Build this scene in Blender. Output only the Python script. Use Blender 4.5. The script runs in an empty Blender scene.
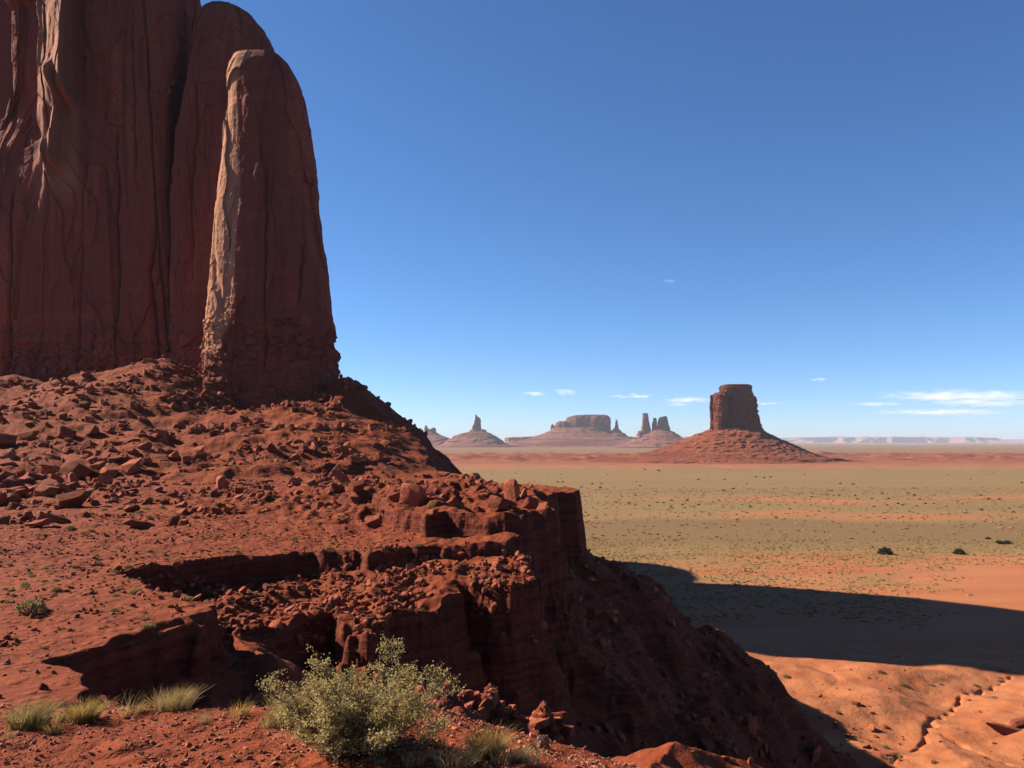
import bpy, math, random
import numpy as np
from mathutils import Vector

C = bpy.context.scene.collection
scene = bpy.context.scene
PI = math.pi
R = math.radians
random.seed(7)
rng = np.random.default_rng(7)

# ------------------------------------------------------------------ camera, sky, sun, exposure
F, CX, HY = 800.0, 512.0, 442.0          # focal length in pixels, picture centre, row of the horizon
cam_d = bpy.data.cameras.new('camera')
cam_d.sensor_width = 36.0
cam_d.lens = F / 1024.0 * 36.0
cam_d.shift_y = (HY - 384.0) / 1024.0
cam_d.clip_start = 0.1
cam_d.clip_end = 200000.0
cam = bpy.data.objects.new('camera', cam_d)
cam.rotation_euler = (R(90), 0, 0)
C.objects.link(cam)
scene.camera = cam

SUN_EL = R(33.5)
SAZ = R(-73.5)                            # from +Y towards +X: the sun stands to the left, a little ahead
SUN = Vector((math.sin(SAZ) * math.cos(SUN_EL), math.cos(SAZ) * math.cos(SUN_EL), math.sin(SUN_EL)))
world = bpy.data.worlds.new('World')
scene.world = world
world.use_nodes = True
wn = world.node_tree
bgn = wn.nodes['Background']
sky = wn.nodes.new('ShaderNodeTexSky')
sky.sky_type = 'NISHITA'
sky.sun_disc = False
sky.sun_elevation = SUN_EL
sky.sun_rotation = SAZ
sky.altitude = 1700
sky.air_density = 0.8
sky.dust_density = 0.6
sky.ozone_density = 6.0
hsv = wn.nodes.new('ShaderNodeHueSaturation')      # the camera's colour rendering: a deeper blue
hsv.inputs['Saturation'].default_value = 1.09
hsv.inputs['Hue'].default_value = 0.5
wn.links.new(sky.outputs[0], hsv.inputs['Color'])
wn.links.new(hsv.outputs[0], bgn.inputs[0])
bgn.inputs[1].default_value = 0.057
sun_d = bpy.data.lights.new('sun', 'SUN')
sun_d.energy = 5.0
sun_d.angle = R(0.53)
sun_d.color = (1.0, 0.88, 0.71)
sun_o = bpy.data.objects.new('sun', sun_d)
sun_o.rotation_euler = SUN.to_track_quat('Z', 'Y').to_euler()
C.objects.link(sun_o)
vs = scene.view_settings
vs.view_transform = 'Standard'
vs.look = 'None'
vs.exposure = 1.56
vs.gamma = 1.0
scene.cycles.use_denoising = True
scene.cycles.max_bounces = 6
scene.cycles.diffuse_bounces = 1
scene.cycles.transparent_max_bounces = 16
scene.cycles.volume_bounces = 2

# ------------------------------------------------------------------ helpers
def tag(o, label=None, cat=None, group=None, kind=None):
    for k, v in (('label', label), ('category', cat), ('group', group), ('kind', kind)):
        if v:
            o[k] = v
    return o

def empty(name, loc=(0, 0, 0)):
    o = bpy.data.objects.new(name, None)
    o.location = loc
    C.objects.link(o)
    return o

def mesh_np(name, verts, faces, mat=None, parent=None, smooth=True, loc=None, link=True):
    """verts (n,3) array; faces (m,k) array with k = 3 or 4, or a list of such arrays"""
    me = bpy.data.meshes.new(name)
    verts = np.asarray(verts, np.float32)
    if not isinstance(faces, list):
        faces = [faces]
    faces = [np.asarray(f, np.int32) for f in faces if len(f)]
    me.vertices.add(len(verts))
    me.vertices.foreach_set('co', verts.ravel())
    nl = sum(f.size for f in faces)
    nf = sum(len(f) for f in faces)
    me.loops.add(nl)
    me.loops.foreach_set('vertex_index', np.concatenate([f.ravel() for f in faces]))
    me.polygons.add(nf)
    tot = np.concatenate([np.full(len(f), f.shape[1], np.int32) for f in faces])
    st = np.concatenate([[0], np.cumsum(tot)[:-1]]).astype(np.int32)
    me.polygons.foreach_set('loop_start', st)
    me.polygons.foreach_set('loop_total', tot)
    me.polygons.foreach_set('use_smooth', np.full(nf, smooth, bool))
    me.update(calc_edges=True)
    me.validate()
    if mat:
        me.materials.append(mat)
    o = bpy.data.objects.new(name, me)
    if link:
        C.objects.link(o)
    if parent is not None:
        o.parent = parent
    if loc is not None:
        o.location = loc
    return o

_perm = np.random.default_rng(3).permutation(256).astype(np.int32)
_perm = np.concatenate([_perm, _perm, _perm])
_ang = np.random.default_rng(4).uniform(0, 2 * PI, 256).astype(np.float32)
_g2x, _g2y = np.cos(_ang), np.sin(_ang)
_g3 = np.random.default_rng(5).normal(size=(256, 3)).astype(np.float32)
_g3 /= np.linalg.norm(_g3, axis=1, keepdims=True)

def n2(x, y, seed=0):
    x = np.asarray(x, np.float64) + seed * 17.31
    y = np.asarray(y, np.float64) + seed * 9.77
    xf, yf = np.floor(x), np.floor(y)
    xi, yi = xf.astype(np.int64) & 255, yf.astype(np.int64) & 255
    fx, fy = (x - xf).astype(np.float32), (y - yf).astype(np.float32)
    u = fx * fx * fx * (fx * (fx * 6 - 15) + 10)
    v = fy * fy * fy * (fy * (fy * 6 - 15) + 10)
    a, b = _perm[xi], _perm[xi + 1]
    def g(h, dx, dy):
        return _g2x[h] * dx + _g2y[h] * dy
    n00 = g(_perm[a + yi], fx, fy)
    n10 = g(_perm[b + yi], fx - 1, fy)
    n01 = g(_perm[a + yi + 1], fx, fy - 1)
    n11 = g(_perm[b + yi + 1], fx - 1, fy - 1)
    l0 = n00 + u * (n10 - n00)
    l1 = n01 + u * (n11 - n01)
    return (l0 + v * (l1 - l0)) * 1.5

def n3(x, y, z, seed=0):
    x = np.asarray(x, np.float64) + seed * 17.31
    y = np.asarray(y, np.float64) + seed * 9.77
    z = np.asarray(z, np.float64) + seed * 5.13
    xf, yf, zf = np.floor(x), np.floor(y), np.floor(z)
    xi, yi, zi = (q.astype(np.int64) & 255 for q in (xf, yf, zf))
    fx, fy, fz = (x - xf).astype(np.float32), (y - yf).astype(np.float32), (z - zf).astype(np.float32)
    u, v, w = (q * q * q * (q * (q * 6 - 15) + 10) for q in (fx, fy, fz))
    out = 0
    for dx in (0, 1):
        px = _perm[xi + dx]
        wx = u if dx else 1 - u
        for dy in (0, 1):
            py = _perm[px + yi + dy]
            wy = v if dy else 1 - v
            for dz in (0, 1):
                h = _perm[py + zi + dz]
                g = _g3[h]
                d = g[..., 0] * (fx - dx) + g[..., 1] * (fy - dy) + g[..., 2] * (fz - dz)
                out = out + d * wx * wy * (w if dz else 1 - w)
    return out * 1.6

def cells(x, y, z, seed=0):
    """one random level (-1..1) for each cell of a jittered grid: flat fracture faces with sharp steps"""
    x, y, z = (np.asarray(q, np.float32) + 40 for q in (x, y, z))
    ix, iy, iz = (np.floor(q).astype(np.int32) for q in (x, y, z))
    best = np.full(x.shape, 1e9, np.float32)
    val = np.zeros(x.shape, np.float32)
    jit = np.random.default_rng(600 + seed).uniform(0, 1, (256, 4)).astype(np.float32)
    for dx in (-1, 0, 1):
        for dy in (-1, 0, 1):
            for dz in (-1, 0, 1):
                a, b, c = ix + dx, iy + dy, iz + dz
                h = _perm[_perm[_perm[a & 255] + (b & 255)] + (c & 255)]
                j = jit[h]
                d = (a + j[..., 0] - x) ** 2 + (b + j[..., 1] - y) ** 2 + (c + j[..., 2] - z) ** 2
                m = d < best
                best = np.where(m, d, best)
                val = np.where(m, j[..., 3] * 2 - 1, val)
    return val

def fbm2(x, y, o=3, seed=0):
    s, a, f = 0, 1.0, 1.0
    for k in range(o):
        s = s + a * n2(x * f, y * f, seed + k * 3)
        a *= .5
        f *= 2.03
    return s

def ss(a, b, x):
    t = np.clip((x - a) / (b - a), 0, 1)
    return t * t * (3 - 2 * t)

def sdf(poly, X, Y):
    """signed distance to a closed polygon in plan, negative inside"""
    p = np.array(poly, np.float32)
    X = X.astype(np.float32)
    Y = Y.astype(np.float32)
    d2 = np.full(X.shape, 1e12, np.float32)
    ins = np.zeros(X.shape, bool)
    for i in range(len(p)):
        ax, ay = p[i]
        bx, by = p[(i + 1) % len(p)]
        ex, ey = bx - ax, by - ay
        t = np.clip(((X - ax) * ex + (Y - ay) * ey) / (ex * ex + ey * ey + 1e-9), 0, 1)
        dx, dy = X - ax - t * ex, Y - ay - t * ey
        np.minimum(d2, dx * dx + dy * dy, out=d2)
        if by != ay:
            ins ^= ((ay > Y) != (by > Y)) & (X < (bx - ax) * (Y - ay) / (by - ay) + ax)
    d = np.sqrt(d2)
    return np.where(ins, -d, d)

def line_dz(pts, X, Y):
    """distance to a polyline in plan and the height interpolated along it"""
    d2 = np.full(X.shape, 1e12)
    zz = np.zeros(X.shape)
    for (ax, ay, az), (bx, by, bz) in zip(pts[:-1], pts[1:]):
        ex, ey = bx - ax, by - ay
        t = np.clip(((X - ax) * ex + (Y - ay) * ey) / (ex * ex + ey * ey), 0, 1)
        q = (X - ax - t * ex) ** 2 + (Y - ay - t * ey) ** 2
        m = q < d2
        d2 = np.where(m, q, d2)
        zz = np.where(m, az + t * (bz - az), zz)
    return np.sqrt(d2), zz

def smax(a, b, k):
    h = np.clip(.5 + .5 * (a - b) / k, 0, 1)
    return b + (a - b) * h + k * h * (1 - h)

# ------------------------------------------------------------------ the lie of the land
PLAIN = -40.0
RIM = [(-8.5, 11), (-9.6, 16), (-10.4, 19.4), (-13.0, 22.4), (-12.6, 24.6), (-11.2, 28), (-11.8, 31), (-10.9, 32.5),
       (-9.8, 33.5), (-9.3, 34.9), (-7.6, 36.8), (-6.7, 35.4), (-5.9, 33.4), (-5.0, 34.8), (-4.4, 37), (-2.9, 41.5),
       (-.3, 40.8), (1.0, 42), (1.4, 46.7), (1.75, 50), (2.2, 56), (2.4, 62), (3.3, 74), (6.4, 76.5), (6.9, 79), (6.2, 83),
       (2.0, 88), (-2, 95), (-3.8, 103), (-6, 114), (-10, 124), (-14.5, 140), (-18, 160), (-20, 190), (-26, 225), (-45, 330),
       (-120, 380), (-400, 380), (-400, -80), (-12, -80)]
LEDGE = [(-8, 5), (-9, 16), (-9.6, 19.4), (-12.6, 22.4), (-12.3, 24.6), (-11.0, 28), (-11.9, 29.6), (-14.5, 32.5), (-18.4, 37.5),
         (-16.9, 40.7), (-13.9, 42.5), (-11.3, 44.9), (-8, 45.6), (-4.7, 46.2), (-2, 46.9), (.2, 46.6), (3, 49), (40, 55), (40, 400),
         (-400, 400), (-400, -80), (-8, -80)]
PROW = [(-6.4, 51.5), (-5.2, 49.8), (-4.2, 50.6), (-2.2, 49.6), (0, 49.9), (3, 50), (40, 55), (40, 400), (-60, 400), (-30, 90), (-11, 62)]
UPPER = [(-80, 118), (-62, 107), (-52.6, 105), (-47, 107), (-42, 104.5), (-36, 106.5), (-30, 105), (-25, 107), (-21, 113), (-19, 125),
         (-14, 150), (-9, 200), (-60, 400), (-400, 400), (-400, 118)]
KNOLL = [(-60, 10), (-10, 9.2), (-5, 8.2), (-2.4, 7.3), (-1.7, 7.6), (-.9, 10.6), (-.3, 11.3), (.5, 12), (1.5, 13.2), (2.6, 13.4),
         (4.5, 8), (6, -14), (-60, -14)]
FOOT = [(-37, 172), (-36, 184), (-42, 200), (-70, 330), (-110, 340), (-230, 240), (-230, 225), (-150, 205), (-80, 185), (-62, 178), (-60, 172)]
SPUR = [(-1.1, 9.6, .30), (-.8, 10.5, .62), (.4, 11.5, .62), (1.6, 13, .3)]
RIB = [(2.2, 14, -8), (4.0, 22, -8.9), (4.9, 24.5, -9.25), (5.9, 25.0, -9.7), (8.2, 25.6, -10.5)]
RIB2 = [(-10.8, 31.5, -7.7), (-8.6, 28.5, -7.9), (-7.6, 25.5, -9.0), (-5.5, 21, -11.5)]
RIB3 = [(-10.4, 27.5, -8.3), (-9.4, 25, -8.2), (-8.4, 23.0, -8.9), (-7, 20, -10.5)]
GULLY = [(84.6, 134.5, 0), (76, 128, 0), (68.6, 122.6, 0), (62.6, 115.6, 0), (56.1, 107.4, 0), (51, 102, 0), (45.9, 97, 0), (43, 88, 0)]
GULLY2 = [(56.1, 107.4, 0), (59, 99, 0), (60, 91, 0)]

def height(X, Y):
    X = np.asarray(X, np.float64)
    Y = np.asarray(Y, np.float64)
    shp = X.shape
    X = X.ravel()
    Y = Y.ravel()
    z = np.full(X.shape, PLAIN)
    # far red hummocks round the foot of the big butte, low swells elsewhere
    far = Y > 1100
    if far.any():
        x, y = X[far], Y[far]
        m = ss(1500, 1750, y + 90 * n2(x / 300, y / 300, 4)) * (1 - ss(2300, 3000, y))
        hm = (np.clip(n2(x / 110, y / 70, 1) + .5 * n2(x / 40, y / 32, 2) + .10, 0, 2) * 9 + 3.5 * np.abs(n2(x / 24, y / 30, 3))) * m
        z[far] += hm
    near = (Y < 400) & (Y > -60) & (np.abs(X) < 420)
    if near.any():
        z[near] = near_height(X[near], Y[near])
    return z.reshape(shp)

def near_height(x, y):
    nA, nB = n2(x / 7, y / 7, 1), n2(x / 7, y / 7, 2)
    nC, nD = n2(x / 2.1, y / 2.1, 3), n2(x / 2.1, y / 2.1, 4)
    nE, nF = n2(x / .7, y / .7, 5), n2(x / .7, y / .7, 6)
    sc = np.clip(y / 30, .3, 1)
    n15, n16 = n2(x / 3.7, y / 3.7, 27), n2(x / 3.7, y / 3.7, 28)
    wx = x + (.9 * nA + .9 * n15 + .30 * nC + .12 * nE) * sc
    wy = y + (.9 * nB + .9 * n16 + .30 * nD + .12 * nF) * sc
    dM = sdf(RIM, wx, wy)
    dL = sdf(LEDGE, wx + .2 * nE, wy + .2 * nF)
    dP = sdf(PROW, wx, wy)
    dU = sdf(UPPER, wx, wy)
    # --- the main bench
    zb = -6 + 1.2 * ss(50, 82, y) + .25 * n2(x / 14, y / 14, 7)
    drop = .7 + .75 * ss(-6, -13, x)
    out = np.clip(dL, 0, 30)
    st3 = (ss(-.02, .12, dL + .22 * n2(x / 1.3, y / 1.3, 31)) * .42 + ss(.06, .20, dL + .24 * n2(x / .9, y / .9, 32)) * .33 + ss(.14, .30, dL + .30 * n2(x / 1.7, y / 1.7, 33)) * .25)
    led = zb - drop * st3 - np.minimum(.14 * out, 1.1)
    zb = np.where(dL > -.5, led, zb)
    pr = np.maximum(zb, np.where(dP < .7, zb + (np.maximum(-4.8, zb) - zb) * (1 - .45 * ss(-.05, .10, dP + .28 * n2(x / 1.4, y / 1.4, 34)) - .55 * ss(.05, .22, dP + .3 * n2(x / 1.0, y / 1.0, 35))), zb))
    zb = pr
    keepU = ss(-.45, .1, n2(x / 13, y / 40, 29) + .3 * n15)
    zb = zb + (np.maximum(-2.7 + .5 * nA, zb) - zb) * (keepU * (1 - .4 * ss(-.2, .15, dU + .5 * n2(x / 2.5, y / 2.5, 55)) - .35 * ss(.2, .55, dU + .6 * n2(x / 1.8, y / 1.8, 56)) - .25 * ss(.5, 1.1, dU + .6 * n2(x / 3.0, y / 3.0, 57))) + (1 - keepU) * (1 - ss(-7, 5, dU)))
    # --- scree heaped against the tower
    q1 = np.hypot((x + 79) * np.where(x > -79, 1.45, .8), y - 182)
    q2 = np.hypot((x + 128) * .8, y - 204)
    c1 = 19.5 - .385 * q1
    c2 = 17.5 - .36 * q2
    ft = sdf(FOOT, x, y)
    c3 = np.interp(x, [-64, -50, -40, -37], [5.5, 7.5, 11, 13.5]) - .74 * np.maximum(ft, 0)
    c4 = 9.5 - .24 * np.clip(sdf([(-300, 235), (-78, 186), (-78, 400), (-300, 400)], x, y), 0, 999)
    c5 = 8.6 - .175 * np.hypot(np.where(x > -37, (x + 37) * 2.5, (x + 37) * .6), y - 172)
    c4 = np.maximum(c4, c5)
    scr = smax(smax(c1, c2, 2.5), smax(c3, c4, 2.0), 2.0)
    rough = 1.1 * n2(x / 11, y / 11, 11) + .6 * n2(x / 4.3, y / 4.3, 12) + .20 * n2(x / 1.9, y / 1.9, 13) + .09 * n2(x / .9, y / .9, 14)
    zb = np.where(scr + rough > zb - 2, smax(scr + rough, zb, .8), zb)
    # rubble mass at the prow's top and general roughness of the bench
    pile = ss(8.5, 2, np.hypot((x + 1) * .55, (y - 62) * .45)) + .9 * ss(9, 3, np.hypot((x + 14) * .5, (y - 70) * .5))
    zb = zb + pile * (.55 + .5 * n2(x / 1.7, y / 1.7, 15) + .3 * n2(x / .8, y / .8, 16)) * 1.0
    zb = zb + (.10 * nC + .05 * nE + .025 * n2(x / .3, y / .3, 17)) * np.clip(y / 30, .5, 1.6)
    apron = ss(0, 1.5, dL) * ss(60, 40, y)
    zb = zb + apron * (.28 * nC + .16 * nE + .25 * n2(x / 4.0, y / 4.0, 18))
    # --- cliffs below the rim, then talus
    hc = np.interp(x, [-14, -10, -8, -4, -1, 1], [1.3, 1.6, 3.4, 5.2, 6.4, 8.5]) + .8 * nA
    hc = hc + (6.6 - hc) * ss(62, 72, y)
    spread = 1 - .68 * ss(58, 68, y)
    hc = hc + (1.6 - hc) * ss(90, 102, y)
    sl = np.interp(x, [-14, -9, -4, 3], [.34, .42, .66, .76]) + .06 * n2(x / 20, y / 20, 19)
    sl = sl + (.68 - sl) * ss(70, 76, y)
    sl = sl + (.62 - sl) * ss(92, 108, y)
    d = np.clip(dM, 0, 400)
    t = d
    cl = 0
    for k, (d0, hh, wl) in enumerate(((0, .16, 1.5), (.20, .17, 1.1), (.5, .12, 2.2), (.8, .17, 1.3), (1.2, .14, 1.9), (1.65, .12, 1.2), (2.1, .12, 2.0))):
        cl = cl + hh * ss(d0 * spread, d0 * spread + .22, dM + spread * (.42 * n2(x / wl, y / wl, 36 + k) + .20 * n2(x / .55, y / .55, 46 + k)))
    cl = cl * hc
    td = np.clip(d - 1.0 - .8 * spread, 0, 400)
    bank = np.interp(y, [40, 46, 60, 70, 76, 80, 86, 95, 110, 125], [16, 11, 10, 13, 17.5, 18.5, 14, 10, 10, 20]) + 1.5 * n2(x / 9, y / 9, 58) + .7 * n2(x / 3, y / 3, 59)
    bank = np.where(x < -2, 60, bank)
    tal = np.minimum(td, bank) * sl + np.maximum(td - bank, 0) * 1.25
    talr = np.clip((d - 1.5) / 4, 0, 1) * (1.0 * n2(x / 8.5, y / 8.5, 30) + .7 * n2(x / 4.5, y / 4.5, 20) + .5 * nC + .28 * nE)
    strat = .55 * np.sin(np.clip(d - 2, 0, 100) * .55 + 1.5 * nA) * np.clip((d - 2) / 4, 0, 1) * ss(40, 14, d)
    zm = zb - cl - tal + talr + strat
    # --- dunes and the plain on the right
    du = 1.0 * np.abs(n2(x / 26, y / 18, 21)) * 2.4 + .8 * n2(x / 11, y / 9, 22) + .2 * n2(x / 3, y / 3, 23)
    pm = ss(165, 125, y + .25 * (x - 60)) * ss(10, 40, x)
    gd = np.minimum(line_dz(GULLY, x + .9 * nA + .7 * nC, y + .9 * nB + .7 * nD)[0], line_dz(GULLY2, x + .9 * nA + .6 * nC, y + .9 * nB)[0] + .15)
    zp = PLAIN + .12 * n2(x / 30, y / 30, 24) + pm * (1.8 + du) - pm * 1.3 * np.exp(-(gd / .38) ** 2) * np.clip(.35 + .7 * nD, 0, 1) - pm * 1.2 * np.exp(-(gd / 6) ** 2)
    zm = np.where(zm > zp - 4, smax(zm, zp, 1.6), zp)
    # --- the rib below and the knoll in the foreground
    rd, rz = line_dz(RIB, x + .6 * nA, y + .6 * nB)
    rd2, rz2 = line_dz(RIB2, x + .5 * nA, y + .5 * nB)
    rd3, rz3 = line_dz(RIB3, x + .4 * nC, y + .4 * nD)
    za = np.maximum(rz2 - .6 * rd2, rz3 - .6 * rd3) + .25 * nC + .12 * nE
    zm = np.where(za > zm - 2, smax(za, zm, .4), zm)
    zr = rz - .55 * rd + .25 * nC + .12 * nE + .15 * nA
    zm = np.where(zr > zm - 2, smax(zr, zm, .5), zm)
    ks = np.clip(y / 9, .15, 1)
    dK = sdf(KNOLL, x + ks * (.35 * nC + .12 * nE), y + ks * (.35 * nD + .12 * nF))
    sd, sz = line_dz(SPUR, x, y)
    zk = -1.62 - .085 * np.maximum(y, 0) - .33 * np.maximum(0, y - 6.6) - .55 * np.maximum(0, x + .8) * ss(4, 9, y)
    zk = zk + sz * np.exp(-(sd / .7) ** 2) * (1 + .9 * nE + .5 * n2(x / .28, y / .28, 48)) + .05 * nC + .03 * nE + .014 * n2(x / .22, y / .22, 25) + .008 * n2(x / .09, y / .09, 26)
    zk = zk - .72 * np.clip(dK, 0, 200) - .25 * ss(0, .5, dK) + np.clip(dK, 0, 3) * (.12 * nC + .08 * nE)
    zk = np.where(zk > zm - 1, smax(zk, zm, .3), zm)
    return zk

# one view-fitted sheet of quads near the camera, a coarser one from there to the horizon
NU, NV = 1100, 1500
u = np.linspace(-.80, .78, NU)
v = np.exp(np.linspace(math.log(3.0), math.log(256.0), NV))
UU, VV = np.meshgrid(u, v)
GX, GY = UU * VV, VV - 6.0
GZ = height(GX, GY)

def grid_faces(nr, nc):
    i = np.arange(nr * nc).reshape(nr, nc)
    return np.stack([i[:-1, :-1], i[:-1, 1:], i[1:, 1:], i[1:, :-1]], -1).reshape(-1, 4)

def ground_at(px, py, zoff=0.0):
    """the point of the land seen in the picture at px, py"""
    Ys = np.exp(np.linspace(math.log(3.0), math.log(6000.0), 2600))
    X = (px - CX) / F * Ys
    Z = -(py - HY) / F * Ys
    H = height(X, Ys)
    k = np.argmax(Z <= H)
    if Z[k] > H[k]:
        return None
    return Vector((X[k], Ys[k], float(H[k]) + zoff))

# ------------------------------------------------------------------ materials
def new_mat(name):
    m = bpy.data.materials.new(name)
    m.use_nodes = True
    nt = m.node_tree
    b = nt.nodes['Principled BSDF']
    b.inputs['Roughness'].default_value = .95
    b.inputs['Specular IOR Level'].default_value = .1
    return m, nt, b

ALBEDO = .715           # one trim on every surface colour
class G:
    """small helper to wire nodes"""
    def __init__(s, nt):
        s.nt = nt
        s.pos = nt.nodes.new('ShaderNodeNewGeometry')
    def n(s, t, **k):
        o = s.nt.nodes.new(t)
        for a, b in k.items():
            setattr(o, a, b)
        return o
    def put(s, sock, v):
        if hasattr(v, 'is_linked'):
            s.nt.links.new(v, sock)
        else:
            sock.default_value = v
    def math(s, op, a, b=0.0, c=None, clamp=False):
        o = s.n('ShaderNodeMath', operation=op, use_clamp=clamp)
        s.put(o.inputs[0], a)
        s.put(o.inputs[1], b)
        if c is not None:
            s.put(o.inputs[2], c)
        return o.outputs[0]
    def scalepos(s, sx, sy, sz, vec=None):
        o = s.n('ShaderNodeVectorMath', operation='MULTIPLY')
        s.put(o.inputs[0], vec if vec is not None else s.pos.outputs['Position'])
        o.inputs[1].default_value = (sx, sy, sz)
        return o.outputs[0]
    def noise(s, vec, scale, detail=4.0, rough=.55, dist=0.0):
        o = s.n('ShaderNodeTexNoise')
        s.put(o.inputs['Vector'], vec)
        o.inputs['Scale'].default_value = scale
        o.inputs['Detail'].default_value = detail
        o.inputs['Roughness'].default_value = rough
        o.inputs['Distortion'].default_value = dist
        return o.outputs[0]
    def ramp(s, f, stops, interp='LINEAR'):
        o = s.n('ShaderNodeValToRGB')
        o.color_ramp.interpolation = interp
        e = o.color_ramp.elements
        while len(e) < len(stops):
            e.new(.5)
        for q, (p, c) in zip(e, stops):
            q.position = p
            q.color = (c[0], c[1], c[2], 1) if not isinstance(c, (int, float)) else (c, c, c, 1)
        s.put(o.inputs[0], f)
        return o.outputs[0]
    def mix(s, f, a, b, mode='MIX'):
        o = s.n('ShaderNodeMix', data_type='RGBA', blend_type=mode)
        s.put(o.inputs[0], f)
        for k, v in ((6, a), (7, b)):
            if isinstance(v, tuple):
                v = (v[0] * ALBEDO, v[1] * ALBEDO, v[2] * ALBEDO, 1)
            s.put(o.inputs[k], v)
        return o.outputs[2]
    def rng(s, v, a, b, c=0.0, d=1.0, smooth=True):
        o = s.n('ShaderNodeMapRange', interpolation_type='SMOOTHSTEP' if smooth else 'LINEAR')
        s.put(o.inputs[0], v)
        for k, q in enumerate((a, b, c, d)):
            o.inputs[k + 1].default_value = q
        return o.outputs[0]
    def bump(s, h, strength, dist, bsdf, prev=None):
        o = s.n('ShaderNodeBump')
        o.inputs['Strength'].default_value = strength
        o.inputs['Distance'].default_value = dist
        s.put(o.inputs['Height'], h)
        if prev is not None:
            s.put(o.inputs['Normal'], prev)
        s.nt.links.new(o.outputs[0], bsdf.inputs['Normal'])
        return o.outputs[0]

DIRT = (.215, .046, .0155)
DIRT2 = (.165, .031, .0105)
ROCK = (.165, .036, .017)
ROCK_D = (.070, .015, .010)

def land_material(name, fine=1.0):
    m, nt, b = new_mat(name)
    g = G(nt)
    P = g.pos.outputs['Position']
    sep = g.n('ShaderNodeSeparateXYZ')
    nt.links.new(P, sep.inputs[0])
    nz = g.n('ShaderNodeSeparateXYZ')
    nt.links.new(g.pos.outputs['True Normal'], nz.inputs[0])
    big = g.noise(P, .09, 4)
    mid = g.noise(P, .55, 5, .6)
    sm = g.noise(P, 4.5, 4, .65)
    tiny = g.noise(P, 22.0, 3, .6)
    dirt = g.mix(g.rng(mid, .35, .68), DIRT2, DIRT)
    dirt = g.mix(g.math('MULTIPLY', g.rng(big, .5, .7), .6), dirt, (.215, .052, .021))
    dirt = g.mix(g.math('MULTIPLY', g.rng(sm, .56, .74), .55), dirt, (.30, .122, .070))
    dirt = g.mix(g.math('MULTIPLY', g.rng(tiny, .54, .66), .35), dirt, (.090, .021, .009))
    # bedded rock on steep faces
    zz = g.scalepos(.22, .22, 4.2)
    bed = g.noise(zz, 1.0, 5, .65, .4)
    rock = g.mix(g.rng(bed, .35, .66), ROCK_D, ROCK)
    rock = g.mix(g.math('MULTIPLY', g.rng(sm, .5, .72), .5), rock, (.20, .052, .026))
    steep = g.rng(nz.outputs[2], .80, .60)
    col = g.mix(steep, dirt, rock)
    # thin dry grass and small herbs on the flats
    hb = g.noise(P, 1.3, 5, .7)
    herb = g.math('MULTIPLY', g.rng(hb, .60, .70), g.rng(nz.outputs[2], .90, .97))
    herb = g.math('MULTIPLY', herb, g.rng(big, .42, .58))
    col = g.mix(g.math('MULTIPLY', herb, .35), col, (.133, .090, .039))
    nt.links.new(col, b.inputs['Base Color'])
    h1 = g.math('ADD', g.math('MULTIPLY', sm, .6), g.math('MULTIPLY', tiny, .25))
    n0 = g.bump(h1, .9, .10, b)
    vo = g.n('ShaderNodeTexVoronoi')
    nt.links.new(P, vo.inputs['Vector'])
    vo.inputs['Scale'].default_value = 2.2
    hv = g.math('ADD', g.math('MULTIPLY', g.math('SUBTRACT', .45, vo.outputs['Distance'], clamp=True), .9), g.math('MULTIPLY', bed, .5))
    g.bump(hv, .8, .22, b, n0)
    return m

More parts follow.
